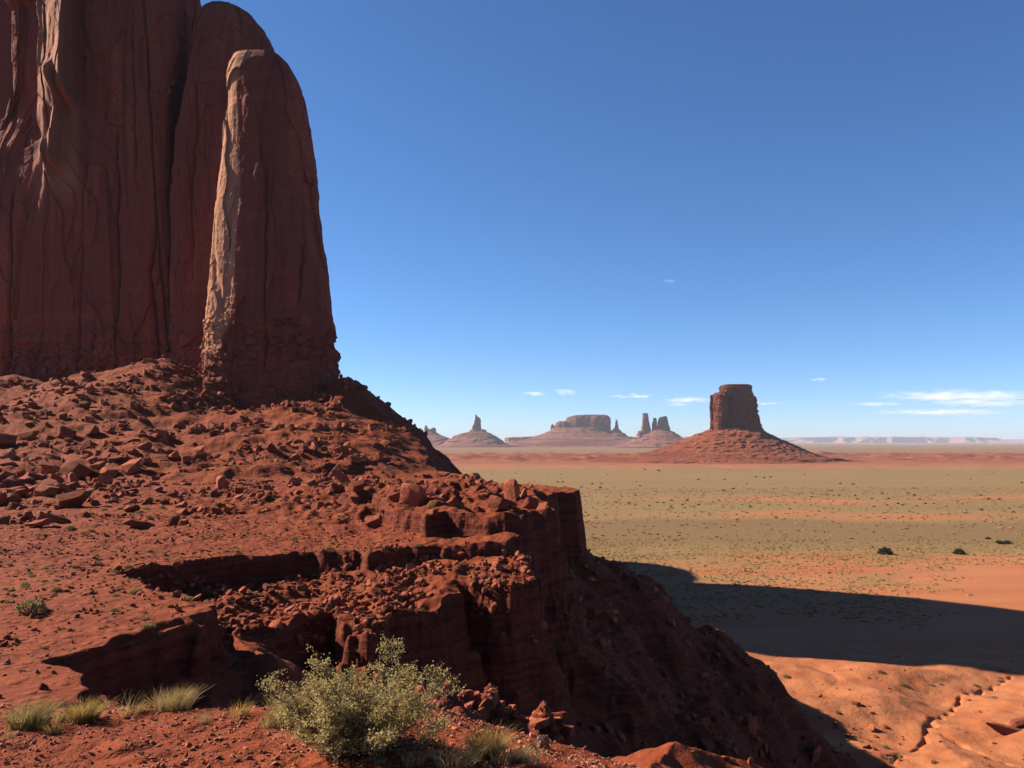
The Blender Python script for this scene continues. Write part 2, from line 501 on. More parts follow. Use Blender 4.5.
def plain_material():
    m, nt, b = new_mat('plain_soil_and_grass')
    g = G(nt)
    P = g.pos.outputs['Position']
    sep = g.n('ShaderNodeSeparateXYZ')
    nt.links.new(P, sep.inputs[0])
    X, Y, Z = sep.outputs
    str1 = g.noise(g.scalepos(.0016, .012, 0), 1.0, 5, .6)
    str2 = g.noise(g.scalepos(.012, .05, 0), 1.0, 5, .6)
    w1 = g.noise(g.scalepos(.006, .006, 0), 1.0, 4, .55)
    fine = g.noise(P, .35, 5, .75)
    grain = g.noise(P, 1.5, 4, .7)
    # distance inland, wavering
    yy = g.math('ADD', Y, g.math('MULTIPLY', g.math('MULTIPLY', g.math('SUBTRACT', w1, .5), .22), g.math('ADD', Y, 60.0)))
    ly = g.math('LOGARITHM', g.math('MAXIMUM', yy, 20.0), 10.0)
    dirt = g.mix(g.rng(str2, .35, .65), (.36, .118, .050), (.40, .155, .072))
    grass = g.mix(g.rng(fine, .35, .65), (.185, .118, .050), (.25, .162, .072))
    grass = g.mix(g.math('MULTIPLY', g.rng(str1, .45, .62), .6), grass, (.19, .122, .050))
    far = g.mix(g.rng(str1, .40, .60), (.24, .115, .062), (.175, .122, .060))
    # how much grass: stops along log10 of the distance
    def lg(q):
        return (math.log10(q) - 2.0) / 1.8
    cover = g.ramp(g.rng(ly, 2.0, 3.8, smooth=False), [(lg(150), .0), (lg(180), .04), (lg(205), .38), (lg(260), .55), (lg(330), .92), (lg(390), .8), (lg(420), .54),
                   (lg(445), .6), (lg(485), .9), (lg(525), .82), (lg(560), .52), (lg(620), .92), (lg(1050), .88), (lg(1300), .5), (lg(1480), .2), (lg(2600), .2), (lg(3400), .9), (lg(6300), .6)])
    rx = g.rng(g.math('ADD', g.math('SUBTRACT', X, g.math('MULTIPLY', Y, .53)), g.math('MULTIPLY', g.math('SUBTRACT', g.noise(P, .06, 5, .6), .5), 70.0)), -14.0, 16.0)
    rx = g.math('MULTIPLY', rx, g.rng(yy, 300.0, 235.0))
    cover = g.math('MULTIPLY', cover, g.math('SUBTRACT', 1.0, g.math('MULTIPLY', rx, .85)))
    patchn = g.math('MULTIPLY', g.math('SUBTRACT', g.noise(g.scalepos(.008, .014, 0), 1.0, 6, .65), .5), 1.5)
    brk = g.math('ADD', g.math('ADD', patchn, g.math('MULTIPLY', g.math('SUBTRACT', grain, .5), 1.6)), g.math('MULTIPLY', g.math('SUBTRACT', str2, .5), 1.3))
    cov = g.rng(g.math('ADD', cover, brk), .28, .72)
    cov = g.math('MULTIPLY', cov, g.math('MINIMUM', g.math('MULTIPLY', cover, 2.2), 1.0))
    col = g.mix(cov, dirt, grass)
    col = g.mix(g.rng(Y, 2300.0, 3200.0), col, far)
    col = g.mix(g.math('MULTIPLY', g.math('MULTIPLY', g.rng(yy, 290.0, 340.0), g.rng(yy, 420.0, 395.0)), .55), col, (.15, .085, .045))
    col = g.mix(g.math('MULTIPLY', g.rng(Y, 1250.0, 1550.0), g.rng(Y, 3000.0, 2400.0)), col, g.mix(.72, col, (.21, .068, .036)))
    bump_rock = g.rng(Z, PLAIN + 1.0, PLAIN + 4.0)
    red = g.mix(g.rng(str2, .4, .6), (.20, .056, .030), (.27, .092, .052))
    col = g.mix(g.math('MULTIPLY', bump_rock, g.rng(Y, 900.0, 1300.0)), col, red)
    col = g.mix(g.math('MULTIPLY', g.math('MULTIPLY', g.rng(g.noise(g.scalepos(.03, .03, .1), 1.0, 6, .75), .50, .64), .75), g.math('MULTIPLY', g.rng(Y, 900.0, 1400.0), g.rng(Y, 3200.0, 2400.0))), col, (.12, .032, .018))
    # gravelly orange earth on the swells close by
    close = g.rng(yy, 175.0, 150.0)
    e1 = g.mix(g.rng(g.noise(P, .22, 5, .6), .38, .66), (.34, .108, .044), (.40, .150, .066))
    e1 = g.mix(g.math('MULTIPLY', g.rng(g.noise(P, 1.1, 5, .7), .56, .68), .45), e1, (.30, .165, .078))
    e1 = g.mix(g.math('MULTIPLY', g.rng(g.noise(P, 2.6, 4, .7), .60, .70), .5), e1, (.19, .075, .040))
    col = g.mix(close, col, e1)
    nt.links.new(col, b.inputs['Base Color'])
    g.bump(g.math('ADD', grain, fine), .7, .25, b)
    return m

def cliff_material(name, base, dark, orange, s=1.0, pale=None, strat=.35):
    """desert-varnished sandstone: vertical streaks over broad patches, faint bedding"""
    m, nt, b = new_mat(name)
    g = G(nt)
    P = g.pos.outputs['Position']
    patch = g.noise(g.scalepos(.075 * s, .075 * s, .032 * s), 1.0, 6, .66, .5)
    streak = g.noise(g.scalepos(.38 * s, .38 * s, .018 * s), 1.0, 6, .68)
    fine = g.noise(g.scalepos(1.1 * s, 1.1 * s, .06 * s), 1.0, 5, .7)
    bed = g.noise(g.scalepos(.02 * s, .02 * s, .5 * s), 1.0, 5, .6, .3)
    grit = g.noise(P, 1.7 * s, 5, .7)
    col = g.mix(g.rng(patch, .49, .57), base, orange)
    col = g.mix(g.math('MULTIPLY', g.rng(streak, .49, .58), .9), col, dark)
    col = g.mix(g.math('MULTIPLY', g.rng(fine, .55, .75), .5), col, tuple(c * .62 for c in dark))
    col = g.mix(g.math('MULTIPLY', g.rng(bed, .55, .68), strat), col, tuple(c * 1.25 for c in orange))
    vo = g.n('ShaderNodeTexVoronoi', feature='DISTANCE_TO_EDGE')
    wv = g.n('ShaderNodeVectorMath', operation='ADD')
    nv = g.n('ShaderNodeTexNoise')
    nt.links.new(g.scalepos(.25 * s, .25 * s, .08 * s), nv.inputs['Vector'])
    nv.inputs['Scale'].default_value = 1.0
    nv.inputs['Detail'].default_value = 4
    nt.links.new(g.scalepos(.13 * s, .13 * s, .045 * s), wv.inputs[0])
    nt.links.new(nv.outputs['Color'], wv.inputs[1])
    nt.links.new(wv.outputs[0], vo.inputs['Vector'])
    vo.inputs['Scale'].default_value = 1.0
    joint = g.math('MULTIPLY', g.rng(vo.outputs['Distance'], .022, .004), g.rng(patch, .46, .56))
    col = g.mix(g.math('MULTIPLY', joint, .4), col, tuple(c * .45 for c in dark))
    col = g.mix(g.math('MULTIPLY', g.rng(grit, .35, .62), .25), tuple(c * .7 for c in base), col)
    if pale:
        at = g.n('ShaderNodeAttribute', attribute_name='paleness')
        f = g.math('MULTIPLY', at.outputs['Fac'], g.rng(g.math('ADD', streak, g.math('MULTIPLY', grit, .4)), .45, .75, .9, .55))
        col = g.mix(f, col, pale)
    nt.links.new(col, b.inputs['Base Color'])
    h = g.math('ADD', g.math('SUBTRACT', g.math('MULTIPLY', streak, .8), g.math('MULTIPLY', joint, .15)), g.math('ADD', g.math('MULTIPLY', grit, .3), g.math('MULTIPLY', bed, .5)))
    g.bump(h, .55, 1.0 / s, b)
    return m

M_LAND = land_material('red_earth_and_bedrock')
M_PLAIN = plain_material()
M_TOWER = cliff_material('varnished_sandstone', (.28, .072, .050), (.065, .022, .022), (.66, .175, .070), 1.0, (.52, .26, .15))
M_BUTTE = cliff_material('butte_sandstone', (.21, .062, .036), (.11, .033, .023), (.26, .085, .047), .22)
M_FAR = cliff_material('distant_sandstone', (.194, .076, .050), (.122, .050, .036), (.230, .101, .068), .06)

def talus_material(name, s, c1, c2):
    m, nt, b = new_mat(name)
    g = G(nt)
    P = g.pos.outputs['Position']
    bed = g.noise(g.scalepos(.03 * s, .03 * s, .6 * s), 1.0, 6, .68, .6)
    ch = g.noise(g.scalepos(.12 * s, .12 * s, .03 * s), 1.0, 5, .65)
    grit = g.noise(P, .6 * s, 5, .75)
    col = g.mix(g.rng(bed, .40, .58), c1, c2)
    col = g.mix(g.math('MULTIPLY', g.rng(bed, .60, .66), .7), col, tuple(c * .42 for c in c1))
    col = g.mix(g.math('MULTIPLY', g.rng(ch, .5, .68), .4), col, tuple(c * .7 for c in c1))
    col = g.mix(g.math('MULTIPLY', g.rng(grit, .55, .70), .5), col, tuple(c * .55 for c in c1))
    nt.links.new(col, b.inputs['Base Color'])
    g.bump(g.math('ADD', grit, g.math('MULTIPLY', ch, .7)), .8, 2.0 / s, b)
    return m
M_TALUS = talus_material('butte_talus', .25, (.20, .050, .024), (.27, .082, .042))
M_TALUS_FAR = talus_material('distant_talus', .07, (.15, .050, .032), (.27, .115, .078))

# ------------------------------------------------------------------ ground
allf = grid_faces(NV, NU)
cz = GZ.ravel()[allf].mean(1)
cyy = GY.ravel()[allf].mean(1)
cxx = GX.ravel()[allf].mean(1)
kn = (sdf(KNOLL, cxx, cyy) < 2.2) & (cyy < 18)
flat = (~kn) & ((cz < PLAIN + 1.2) | ((cxx > 28 + .12 * np.abs(cyy - 95)) & (cz < PLAIN + 6.5) & (cyy > 84)))
kn &= ~((cyy > 19) & (cxx > 2))
pts = np.stack([GX.ravel(), GY.ravel(), GZ.ravel()], 1)

def sub(name, mask, mat):
    f = allf[mask]
    idx, inv = np.unique(f.ravel(), return_inverse=True)
    return mesh_np(name, pts[idx], inv.reshape(-1, 4), mat)
tag(sub('foreground_ground', kn, M_LAND), kind='structure')
tag(sub('rocky_terrain', ~kn & ~flat, M_LAND), kind='structure')
tag(sub('plain_ground', flat, M_PLAIN), kind='structure')

uf = np.concatenate([np.linspace(-1.9, -.80, 28)[:-1], np.linspace(-.80, .78, 420), np.linspace(.78, 1.9, 28)[1:]])
vf = np.concatenate([np.linspace(2.9, 250, 60)[:-1], np.sort(np.concatenate([np.exp(np.linspace(math.log(250), math.log(90000.0), 420)), np.linspace(1480.5, 2500.5, 130)]))])
UF, VF = np.meshgrid(uf, vf)
FX, FY = UF * VF, VF - 6.0
FZ = height(FX, FY)
FZ = np.where((FY < 240) & (UF > -.81) & (UF < .79), FZ - .4, FZ)
ff = grid_faces(len(vf), len(uf))
uc = UF.ravel()[ff].mean(1)
vc = VF.ravel()[ff].max(1)
keep = ~((uc > -.80) & (uc < .78) & (vc < 254.0))
idx, inv = np.unique(ff[keep].ravel(), return_inverse=True)
far_pts = np.stack([FX.ravel(), FY.ravel(), FZ.ravel()], 1)[idx]
tag(mesh_np('desert_plain', far_pts, inv.reshape(-1, 4), M_PLAIN), kind='structure')

# ------------------------------------------------------------------ lofted rock masses
def ring_shape(e, n, aspect):
    t = np.linspace(0, 2 * PI, 4001)
    cx = np.sign(np.cos(t)) * np.abs(np.cos(t)) ** (2 / e)
    sy = np.sign(np.sin(t)) * np.abs(np.sin(t)) ** (2 / e)
    L = np.concatenate([[0], np.cumsum(np.hypot(np.diff(cx), aspect * np.diff(sy)))])
    s = np.linspace(0, L[-1], n + 1)[:-1]
    return np.interp(s, L, cx), np.interp(s, L, sy)

def loft(name, rows, yref, depth, mat, parent=None, n=300, nz=300, e=3.5, shear=0.0, flute=1.0, rough=.5, crack=0.0, cell=9.0,
         bed=0.0, slab=0.0, seed=0, block=0.0, tall=1.0, paleness=None, cap=True, dfun=None, pixels=True, dome=.25, smooth=True):
    """rows: (picture row, left, right) of the outline as it stands at distance yref, foot first; depth: half thickness"""
    rows = np.array(rows, float)
    if pixels:
        zr = -(rows[:, 0] - HY) / F * yref
        xl, xr = (rows[:, 1] - CX) / F * yref, (rows[:, 2] - CX) / F * yref
    else:
        zr, xl, xr = rows[:, 0], rows[:, 1], rows[:, 2]
    z = np.linspace(zr[0], zr[-1], nz)
    xl, xr = np.interp(z, zr, xl), np.interp(z, zr, xr)
    hw, xc = (xr - xl) / 2, (xr + xl) / 2
    dep = np.interp(z, zr, depth) if hasattr(depth, '__len__') else depth * (hw / hw[0]) ** .7
    ux, uy = ring_shape(e, n, float(np.mean(dep) / max(np.mean(hw), .1)))
    X = xc[:, None] + hw[:, None] * ux
    Yo = dep[:, None] * uy
    nx = np.abs(ux) ** (e - 1) * np.sign(ux)
    ny = np.abs(uy) ** (e - 1) * np.sign(uy) * float(np.mean(hw) / max(np.mean(dep), .1))
    q = np.hypot(nx, ny)
    nx, ny = nx / q, ny / q
    Y = yref + Yo - shear * (X - xr[0])
    Z = np.repeat(z[:, None], n, 1)
    c = cell
    fl = n3(X / c, Y / c, Z / (c * 9), seed) + .55 * n3(X / (c * .42), Y / (c * .42), Z / (c * 4), seed + 1) + .28 * n3(X / (c * .17), Y / (c * .17), Z / (c * 1.6), seed + 2)
    ro = n3(X / (c * .8), Y / (c * .8), Z / (c * .8), seed + 3) + .5 * n3(X / (c * .3), Y / (c * .3), Z / (c * .3), seed + 4) + .25 * n3(X / (c * .12), Y / (c * .12), Z / (c * .12), seed + 5)
    D = flute * fl + rough * ro
    if crack:
        k1 = n3(X / (c * 1.5), Y / (c * 1.5), Z / (c * 12), seed + 6) + .05 * n3(X / 3, Y / 3, Z / 9, seed + 9)
        D = D - crack * np.exp(-(k1 / .035) ** 2)
    if bed:
        bz = Z + 1.2 * n3(X / (c * 2), Y / (c * 2), Z / c, seed + 7)
        D = D + bed * n2(bz / (c * .16), 0 * bz + .37 + seed, seed + 8)
    if slab:
        q = 2.6 * n3(X / (c * 1.5), Y / (c * 1.5), Z / (c * 2.6), seed + 11) + .5 * n3(X / (c * .5), Y / (c * .5), Z / (c * .8), seed + 12)
        D = D + slab * (np.floor(q) + ss(.46, .54, q - np.floor(q)))
    if block:
        wx_, wz_ = .12 * n3(X / c, Y / c, Z / c, seed + 14), .2 * n3(X / c, Y / c, Z / c, seed + 15)
        D = D + block * (cells(X / (c * .75) + wx_, Y / (c * .75), Z / (c * 2.1 * tall) + wz_, seed) + .24 * cells(X / (c * .28) + wx_, Y / (c * .28), Z / (c * .7 * tall) + wz_, seed + 1) + .09 * cells(X / (c * .11), Y / (c * .11), Z / (c * .22), seed + 2))
    if dfun is not None:
        D = D + dfun(X, Y, Z)
    fade = np.clip((z[-1] - Z) / (.06 * (z[-1] - z[0])), .35, 1)
    X = X + nx * D * fade
    Y = Y + ny * D * fade
    vs_, fs = [np.stack([X, Y, Z], -1)], []
    R_ = nz
    if cap:
        top = vs_[0][-1]
        cen = top.mean(0)
        hgt = dome * hw[-1]
        for k, sc in enumerate((.93, .8, .62, .42, .2, .01)):
            rg = cen + (top - cen) * sc
            rg = rg.copy()
            rg[:, 2] = top[:, 2].mean() + hgt * (1 - sc ** 2) + .15 * c * .3 * n2(rg[:, 0] / (c * .4), rg[:, 1] / (c * .4), seed) * (1 if sc > .05 else 0)
            vs_.append(rg[None])
            R_ += 1
    V = np.concatenate(vs_, 0)
    i = np.arange(R_ * n).reshape(R_, n)
    j = np.roll(i, -1, 1)
    f = np.stack([i[:-1], j[:-1], j[1:], i[1:]], -1).reshape(-1, 4)
    o = mesh_np(name, V.reshape(-1, 3), f, mat, parent, smooth=smooth)
    if paleness is not None:
        a = o.data.attributes.new('paleness', 'FLOAT', 'POINT')
        a.data.foreach_set('value', paleness(V.reshape(-1, 3)).astype(np.float32))
    return o

def px_of(P):
    return CX + F * P[..., 0] / P[..., 1], HY - F * P[..., 2] / P[..., 1]

butte = empty('sandstone_butte', (-70, 190, 5))
tag(butte, 'huge dark red sandstone butte with sheer walls and a rounded pillar, at left', 'butte')
def at_parent(o, par):
    o.matrix_parent_inverse = par.matrix_world.inverted() if False else o.matrix_parent_inverse
    o.location = -par.location
    return o

W_ROWS = [(440, -60, 200), (390, -55, 195), (370, -52, 193), (300, -48, 187), (240, -44, 183), (180, -42, 177), (120, -40, 178), (80, -38, 186), (60, -36, 189), (36, -34, 190), (0, -32, 190), (-22, -30, 188), (-36, -24, 180)]
def joints(X, Y, Z, js):
    # long upright cracks that wander a little
    d = 0
    for k, (xc, w, a, z0, z1) in enumerate(js):
        xw = xc + 1.4 * n2(Z / 17 + k * 7.1, X * 0 + .3, 93) + .5 * n2(Z / 4 + k * 3.7, X * 0 + .6, 94)
        d = d - a * np.exp(-np.abs((X - xw) / (w * .7))) * ss(z0 - 4, z0 + 6, Z) * (1 - ss(z1 - 8, z1 + 4, Z))
    return d

def low_beds(X, Y, Z):
    # the thin bedded, blocky foot of the walls
    k = ss(36, 20, Z)
    bed = n2(Z / 2.1, X * 0 + .3, 41) + .8 * np.tanh(5 * n2(Z / 3.4 + .2 * n2(X / 20, Y / 20, 40), X / 90, 43))
    cell = cells(X / 2.6, Y / 2.6, Z / 1.5, 44) + .5 * cells(X / 1.2, Y / 1.2, Z / .9, 45)
    return k * (.40 * bed + .50 * cell)

def pillar_d(X, Y, Z):
    return low_beds(X, Y, Z) + joints(X, Y, Z, ((-54, .5, 1.2, 14, 62), (-46.5, .4, 1.0, 30, 80))) * (Y < 186)

def tower_d(X, Y, Z):
    return low_beds(X, Y, Z) + joints(X, Y, Z, ((-80, .45, 1.2, 40, 96), (-75, .4, 1.0, 5, 50))) * (Y < 212)

def rib(X, Y, Z):
    # ribs that jut out high on the wall: a slanting left flank that takes the sun, a sheer right side
    wob = 1.5 * n3(X / 7, Y / 7, Z / 11, 91) + .5 * n3(X / 2, Y / 2, Z / 5, 92)
    d = 0
    for (cx, w, z0, z1, a) in ((-115.2, 9.0, 90, 175, 7.5), (-119.5, 6.5, 74, 96, 5.0), (-122.5, 3.0, 68, 78, 2.2), (-150, 10, 5, 60, 6.0)):  # the last, out of view, is added to shade the lower wall
        t = X + wob - cx
        d = d + a * np.where(t < 0, np.clip(1 + t / w, 0, 1), 1 - ss(0, 1.6, t)) * ss(z0 - 3, z0 + 3, Z + 1.5 * wob) * (1 - ss(z1 - 2, z1 + 5, Z))
    d = d - 9.0 * ss(-126, -129, X + wob) * ss(66, 100, Z + wob)
    return (d + joints(X, Y, Z, ((-134, .6, 1.6, 0, 70), (-103, .5, 1.3, 25, 84), (-92, .5, 1.6, 0, 58), (-98, .4, 1.0, 70, 112))) + low_beds(X, Y, Z)) * (Y < 215 - .2 * (X + 87))
at_parent(loft('main_wall', W_ROWS, 215, 12, M_TOWER, butte, 760, 520, 7, .20, .30, .16, .9, 11, 0, .55, 1, block=.7, tall=2.6, smooth=False, dfun=rib, dome=.08, paleness=lambda V: .55 * (np.exp(-((V[:, 0] + 121) / 7) ** 4) * ss(-113.5, -115.5, V[:, 0]) * ss(62, 70, V[:, 2]))), butte)  # rib flank that catches the sun is also painted paler
T_ROWS = [(440, 165, 340), (400, 168, 338), (300, 168, 322), (200, 170, 303), (130, 172, 294), (100, 177, 290), (55, 186, 277), (30, 190, 266), (12, 194, 250), (4, 198, 236), (-2, 206, 222)]
at_parent(loft('rounded_tower', T_ROWS, 207, 13, M_TOWER, butte, 360, 400, 3.2, .12, .30, .16, .6, 10, .05, .35, 20, block=.6, tall=2.6, smooth=False, dfun=tower_d, dome=.35, paleness=lambda V: 0 * V[:, 0]), butte)
P_ROWS = [(440, 194, 344), (415, 198, 342), (385, 202, 338), (350, 206, 334), (300, 212, 328), (250, 217, 321), (200, 221, 314), (150, 227, 308), (110, 229, 303), (90, 230, 299), (78, 231, 296), (68, 232, 291), (60, 235, 283), (56, 242, 272)]
def paleness_p(V):  # paler rock tint painted along the strip that catches the sun
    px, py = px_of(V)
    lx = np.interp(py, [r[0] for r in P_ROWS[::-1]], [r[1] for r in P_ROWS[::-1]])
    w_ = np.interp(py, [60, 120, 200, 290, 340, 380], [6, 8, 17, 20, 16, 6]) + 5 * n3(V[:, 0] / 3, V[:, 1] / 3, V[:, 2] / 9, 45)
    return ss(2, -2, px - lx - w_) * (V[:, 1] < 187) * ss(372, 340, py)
at_parent(loft('front_pillar', P_ROWS, 186, 15, M_TOWER, butte, 440, 460, 3.3, .10, .20, .14, .4, 8, .05, .2, 30, block=.5, tall=2.4, smooth=False, dome=.2, dfun=pillar_d, paleness=paleness_p), butte)
RB = [(-20, -150, -52), (20, -146, -55), (38, -140, -59), (50, -136, -63), (54, -130, -70)]  # unseen back of the butte, shaped to cast the plain's shadow edge
at_parent(loft('back_shadow_shoulder', [(r[0], r[1] + 10, r[2] - 12) for r in RB], 278, 30, M_TOWER, butte, 160, 120, 2.6, .2, 1.2, .6, 0, 14, .2, 0, 50, pixels=False, dome=.1, paleness=lambda V: 0 * V[:, 0]), butte)
RB2 = [(-20, -150, -50), (30, -144, -56), (66, -138, -63), (84, -134, -68), (96, -128, -74), (102, -120, -80)]  # hidden rear mass, shaped to carry that shadow edge further right
at_parent(loft('back_shadow_wall', RB2, 232, [26, 28, 29, 24, 16, 13], M_TOWER, butte, 200, 140, 3.6, .2, .8, .5, 0, 14, .2, 0, 60, pixels=False, dome=.1, paleness=lambda V: 0 * V[:, 0]), butte)

# ------------------------------------------------------------------ the buttes beyond
def talus(name, rows, yref, depth, mat, parent, n, nz, amp, cell, seed, e=2.0, terr=0.0):
    z0 = -(rows[0][0] - HY) / F * yref
    def d(X, Y, Z):
        gully = -amp * np.abs(n3(X / cell, Y / cell, Z / (cell * 4), seed)) + .5 * amp * n3(X / (cell * .4), Y / (cell * .4), Z / cell, seed + 1)
        ledge = terr * np.tanh(3 * n2((Z + .15 * cell * n3(X / cell, Y / cell, Z / cell, seed + 3)) / (cell * .16), X * 0 + .4, seed + 2)) * np.clip(.4 + 1.2 * n3(X / cell, Y / cell, Z / cell, seed + 5), 0, 1)
        return gully + ledge
    return at_parent(loft(name, rows, yref, depth, mat, parent, n, nz, e, 0, 0.0, .45 * amp, 0, cell, 0, 0, seed, dfun=d, dome=.02), parent)

mit = empty('sandstone_butte', (470, 1700, PLAIN))
tag(mit, 'lone red butte with a flat topped block on a broad rubble cone, nearest', 'butte')
YM = 1700
talus('talus_slope', [(463, 560, 842), (459.5, 590, 828), (456, 622, 818), (452, 648, 806), (446, 668, 794), (440, 683, 781), (434, 697, 768), (430.5, 706, 763), (428, 714, 757)], YM, [250, 220, 180, 150, 118, 95, 70, 55, 46], M_TALUS, mit, 620, 220, 7, 24, 71, 2.1, 2.4)
def split_m(X, Y, Z):
    # a buttress left of centre and two fins on the right of the facing wall
    d = 0
    for cx, w, a in ((438, 9, 13), (452, 5, 2), (463, 14, -9), (487, 5, 6), (497, 4, 5), (478, 4, -4)):
        d = d + a * np.exp(-((X - cx) / w) ** 2) * (Y < YM)
    return d * ss(130, 100, Z)
at_parent(loft('cliff_block', [(437, 713, 761), (430, 714, 758), (423, 714.3, 755.8), (413, 714.7, 754.6), (405, 715, 754), (397, 716, 752.6), (393, 716.6, 751)], YM, 34, M_BUTTE, mit, 480, 240, 7, .02, 4.0, 1.6, 5.0, 17, .6, 1.5, 81, block=4.2, tall=4.0, smooth=False, dfun=split_m, dome=.04), mit)
at_parent(loft('cap_rock', [(395, 722, 750), (392, 722.2, 749.4), (390.5, 721.8, 748.8), (388, 721.6, 749), (386, 722.2, 748.6), (384.8, 723.8, 747)], YM, 26, M_BUTTE, mit, 260, 40, 6, .02, 1.2, 1.2, 0, 9, 1.6, 0, 88, block=1.6, smooth=False, dome=.04), mit)

def far_butte(label, x, y, parts, base=M_FAR, cat='butte'):
    o = empty('distant_butte', ((x - CX) / F * y, y, PLAIN))
    tag(o, label, cat, 'buttes far across the plain')
    for k, (nm, rows, dep, mat, kw) in enumerate(parts):
        sc = y / 6000
        if nm == 'talus_slope':
            talus(nm, rows, y, dep, mat, o, 150, 50, 16 * sc, 110 * sc, 100 + k + int(x), 2.1, 9 * sc)
        else:
            a = dict(n=150, nz=80, e=4.2, flute=7 * sc, rough=3 * sc, crack=8 * sc, block=5 * sc, tall=3.0, cell=70 * sc, bed=2.5 * sc, seed=int(x) + k, dome=.03)
            a.update(kw)
            at_parent(loft(nm, rows, y, dep, mat, o, **a), o)
    return o

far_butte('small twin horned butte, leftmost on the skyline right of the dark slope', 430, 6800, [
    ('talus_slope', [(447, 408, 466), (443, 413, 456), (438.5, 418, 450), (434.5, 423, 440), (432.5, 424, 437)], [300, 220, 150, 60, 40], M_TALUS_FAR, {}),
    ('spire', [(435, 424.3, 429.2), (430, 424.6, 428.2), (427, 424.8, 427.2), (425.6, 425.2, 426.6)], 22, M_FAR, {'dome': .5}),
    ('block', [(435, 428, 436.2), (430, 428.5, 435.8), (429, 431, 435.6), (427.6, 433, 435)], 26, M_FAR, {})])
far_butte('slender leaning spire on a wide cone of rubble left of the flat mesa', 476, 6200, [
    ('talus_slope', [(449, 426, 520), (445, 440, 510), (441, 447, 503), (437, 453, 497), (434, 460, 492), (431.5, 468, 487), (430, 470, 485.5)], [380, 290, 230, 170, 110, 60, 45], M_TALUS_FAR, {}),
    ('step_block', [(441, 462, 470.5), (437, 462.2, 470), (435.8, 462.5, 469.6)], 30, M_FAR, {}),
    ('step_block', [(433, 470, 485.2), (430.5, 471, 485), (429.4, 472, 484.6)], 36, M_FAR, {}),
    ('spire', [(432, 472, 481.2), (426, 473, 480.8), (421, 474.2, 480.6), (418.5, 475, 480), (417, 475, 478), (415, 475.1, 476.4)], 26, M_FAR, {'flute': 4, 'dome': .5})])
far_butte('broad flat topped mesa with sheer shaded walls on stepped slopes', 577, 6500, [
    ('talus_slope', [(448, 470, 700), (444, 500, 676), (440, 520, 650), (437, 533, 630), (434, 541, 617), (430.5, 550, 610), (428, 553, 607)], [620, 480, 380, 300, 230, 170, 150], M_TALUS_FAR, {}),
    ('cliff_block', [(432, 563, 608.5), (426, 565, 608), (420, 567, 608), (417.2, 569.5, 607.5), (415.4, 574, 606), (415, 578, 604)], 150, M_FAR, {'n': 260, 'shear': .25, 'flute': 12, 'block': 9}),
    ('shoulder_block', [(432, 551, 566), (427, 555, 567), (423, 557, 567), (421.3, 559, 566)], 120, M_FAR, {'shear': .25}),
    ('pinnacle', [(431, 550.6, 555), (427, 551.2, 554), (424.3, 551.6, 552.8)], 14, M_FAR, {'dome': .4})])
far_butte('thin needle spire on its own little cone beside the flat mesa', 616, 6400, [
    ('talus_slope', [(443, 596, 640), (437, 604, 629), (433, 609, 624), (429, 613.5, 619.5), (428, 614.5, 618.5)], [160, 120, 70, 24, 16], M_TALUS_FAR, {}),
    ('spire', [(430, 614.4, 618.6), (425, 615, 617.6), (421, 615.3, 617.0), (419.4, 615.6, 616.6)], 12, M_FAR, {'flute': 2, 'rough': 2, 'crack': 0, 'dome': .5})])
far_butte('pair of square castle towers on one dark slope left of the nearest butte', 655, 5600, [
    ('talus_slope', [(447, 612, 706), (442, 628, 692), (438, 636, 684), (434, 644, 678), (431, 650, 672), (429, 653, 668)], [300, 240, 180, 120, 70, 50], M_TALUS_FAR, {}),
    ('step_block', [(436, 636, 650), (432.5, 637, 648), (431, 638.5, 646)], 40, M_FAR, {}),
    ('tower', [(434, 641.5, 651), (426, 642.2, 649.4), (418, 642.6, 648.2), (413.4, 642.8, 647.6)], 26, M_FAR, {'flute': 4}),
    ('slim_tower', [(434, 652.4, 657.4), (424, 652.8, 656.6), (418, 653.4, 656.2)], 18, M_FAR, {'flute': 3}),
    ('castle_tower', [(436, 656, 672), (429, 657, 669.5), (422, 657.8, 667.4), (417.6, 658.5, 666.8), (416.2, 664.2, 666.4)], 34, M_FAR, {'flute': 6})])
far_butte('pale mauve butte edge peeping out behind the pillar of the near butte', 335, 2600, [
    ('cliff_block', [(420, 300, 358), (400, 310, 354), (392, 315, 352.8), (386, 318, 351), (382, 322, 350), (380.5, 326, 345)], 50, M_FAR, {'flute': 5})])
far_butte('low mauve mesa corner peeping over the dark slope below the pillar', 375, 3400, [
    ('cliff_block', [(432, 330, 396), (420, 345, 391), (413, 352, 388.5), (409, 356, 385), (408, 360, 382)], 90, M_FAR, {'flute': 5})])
# low pale plateau along the horizon
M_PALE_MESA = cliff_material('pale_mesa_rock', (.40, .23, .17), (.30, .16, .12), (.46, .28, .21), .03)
def plateau(label, x0, x1, y, top, dep, seed, foot=443.2):
    o = empty('distant_mesa', (((x0 + x1) / 2 - CX) / F * y, y, PLAIN))
    tag(o, label, 'mesa', 'mesas along the horizon')
    w = x1 - x0
    sc = y / 6000
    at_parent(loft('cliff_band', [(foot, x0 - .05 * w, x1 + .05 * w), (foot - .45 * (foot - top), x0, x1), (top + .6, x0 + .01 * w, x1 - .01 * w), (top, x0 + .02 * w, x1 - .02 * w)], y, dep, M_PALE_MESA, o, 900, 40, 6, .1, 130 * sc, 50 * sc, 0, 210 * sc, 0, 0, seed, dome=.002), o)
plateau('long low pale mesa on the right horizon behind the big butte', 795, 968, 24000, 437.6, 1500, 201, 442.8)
plateau('fainter low mesa at the far right end of the horizon', 940, 1120, 27000, 440.0, 1500, 205, 442.6)
